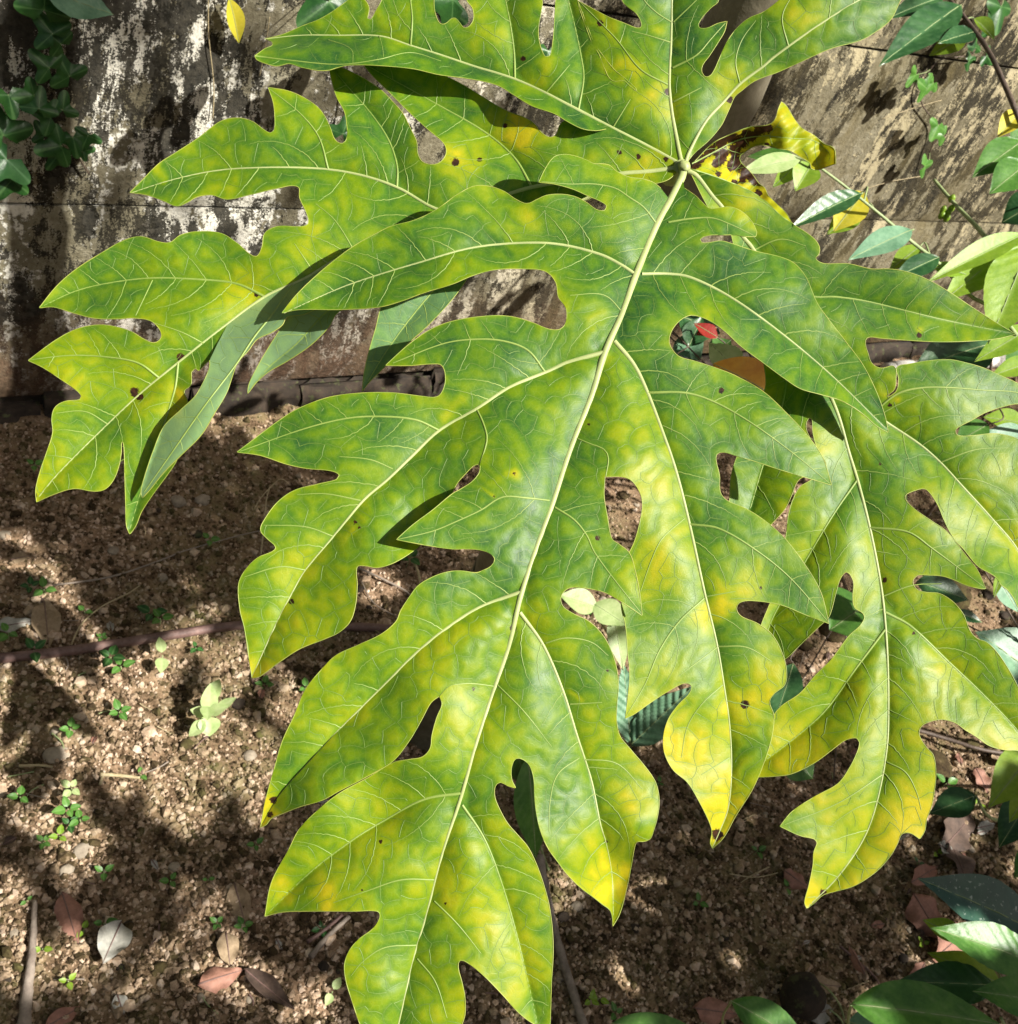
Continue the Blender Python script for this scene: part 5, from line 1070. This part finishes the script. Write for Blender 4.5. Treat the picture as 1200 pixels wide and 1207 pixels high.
# unseen tree added behind the wall; its crown shuts out sky light
t2 = Vector((.9, 3.0, 0)); tree2 = thing('sky_block_tree', 'unseen dense tree added behind the wall, its crown shutting out sky light', 'tree', t2)
LV, LF = [], []; UPV = Vector((0, 0, 1))
for k in range(5200):
    a = random.uniform(0, 6.283); rr = math.sqrt(random.random())*3.6; c = Vector((.9+rr*math.cos(a)*1.15, 1.7+rr*math.sin(a), 3.0+random.random()*1.3-.10*rr*rr*.5))
    if c.y < .25 or c.z < 2.1: continue
    d = Vector((random.gauss(0, 1), random.gauss(0, 1), random.gauss(0, .4))).normalized(); n = (UPV+Vector((random.gauss(0, .4), random.gauss(0, .4), 0))).normalized()
    d = (d-n*d.dot(n)).normalized(); s = d.cross(n); sz = random.uniform(.09, .15); o_ = len(LV)
    for u, v in ((-1, 0), (-.4, .45), (.35, .42), (1, 0), (.35, -.42), (-.4, -.45)): LV.append(c+d*(u*sz)+s*(v*sz)-n*(.15*sz*u*u))
    LF.extend([[o_, o_+1, o_+2, o_+3], [o_, o_+3, o_+4, o_+5]])
poly_obj('crown', LV, LF, MAT['dark'], tree2)['kind'] = 'stuff'
tk2 = smooth3([t2, t2+Vector((.05, -.05, 1.2)), t2+Vector((-.1, -.3, 2.4)), t2+Vector((0, -.8, 3.4))], 6)
tube_obj('trunk', tk2, [.14-.08*i/(len(tk2)-1) for i in range(len(tk2))], MAT['trunk'], tree2, 12)
for k in range(9):
    a = 6.283*k/9; e = Vector((.9+2.6*math.cos(a), 1.9+2.2*math.sin(a), 3.4)); s0 = tk2[-5]
    if e.y > .3: tube_obj('limb', smooth3([s0, (s0+e)/2+Vector((0, 0, .2)), e], 5), [.05-.04*i/10 for i in range(11)], MAT['trunk'], tree2, 8)
# unseen hedges added on three sides to block low sky light
def added_hedge(label, x0, x1, y0, y1, h):
    o = thing('added_hedge', label, 'added_hedge', ((x0+x1)/2, (y0+y1)/2, 0), 'added screens around the plot')
    bm = bmesh.new(); bmesh.ops.create_cube(bm, size=1); bmesh.ops.subdivide_edges(bm, edges=bm.edges[:], cuts=7, use_grid_fill=True)
    for v in bm.verts:
        p = Vector(((x0+x1)/2+v.co.x*(x1-x0-.2), (y0+y1)/2+v.co.y*(y1-y0-.2), (v.co.z+.5)*(h-.1)-.05)); v.co = p+noise.noise_vector(p*2.3)*.08
    me = bpy.data.meshes.new('added_hedge_core'); bm.to_mesh(me); bm.free(); me.materials.append(MAT['crown']); q = bpy.data.objects.new('added_hedge_core', me); C.objects.link(q); adopt(q, o)
    V, Fl = [], []
    for k in range(2600):
        c = Vector((random.uniform(x0, x1), random.uniform(y0, y1), random.uniform(.05, h))); f = random.choice('xXyYz')
        if f == 'x': c.x = x0
        elif f == 'X': c.x = x1
        elif f == 'y': c.y = y0
        elif f == 'Y': c.y = y1
        else: c.z = h
        c += Vector((random.gauss(0, .04), random.gauss(0, .04), random.gauss(0, .03))); d = Vector((random.gauss(0, 1), random.gauss(0, 1), random.gauss(0, 1))).normalized(); s = d.orthogonal().normalized(); n = d.cross(s); z = random.uniform(.05, .09); b_ = len(V)
        for u, v in ((-1, 0), (-.3, .4), (.4, .38), (1, 0), (.4, -.38), (-.3, -.4)): V.append(c+d*(u*z)+s*(v*z)-n*(.12*z*u*u))
        Fl += [[b_, b_+1, b_+2, b_+3], [b_, b_+3, b_+4, b_+5]]
    poly_obj('foliage', V, Fl, MAT['crown'], o)['kind'] = 'stuff'
added_hedge('unseen leafy screen added behind the viewer to block sky light', -4.5, 6.0, -4.6, -3.9, 2.5)
added_hedge('unseen leafy screen added at the ivy end to block sky light', -3.3, -2.6, -3.8, 1.4, 2.3)
added_hedge('unseen leafy screen added at the pipe end to block sky light', 5.0, 5.7, -3.8, 1.4, 2.3)
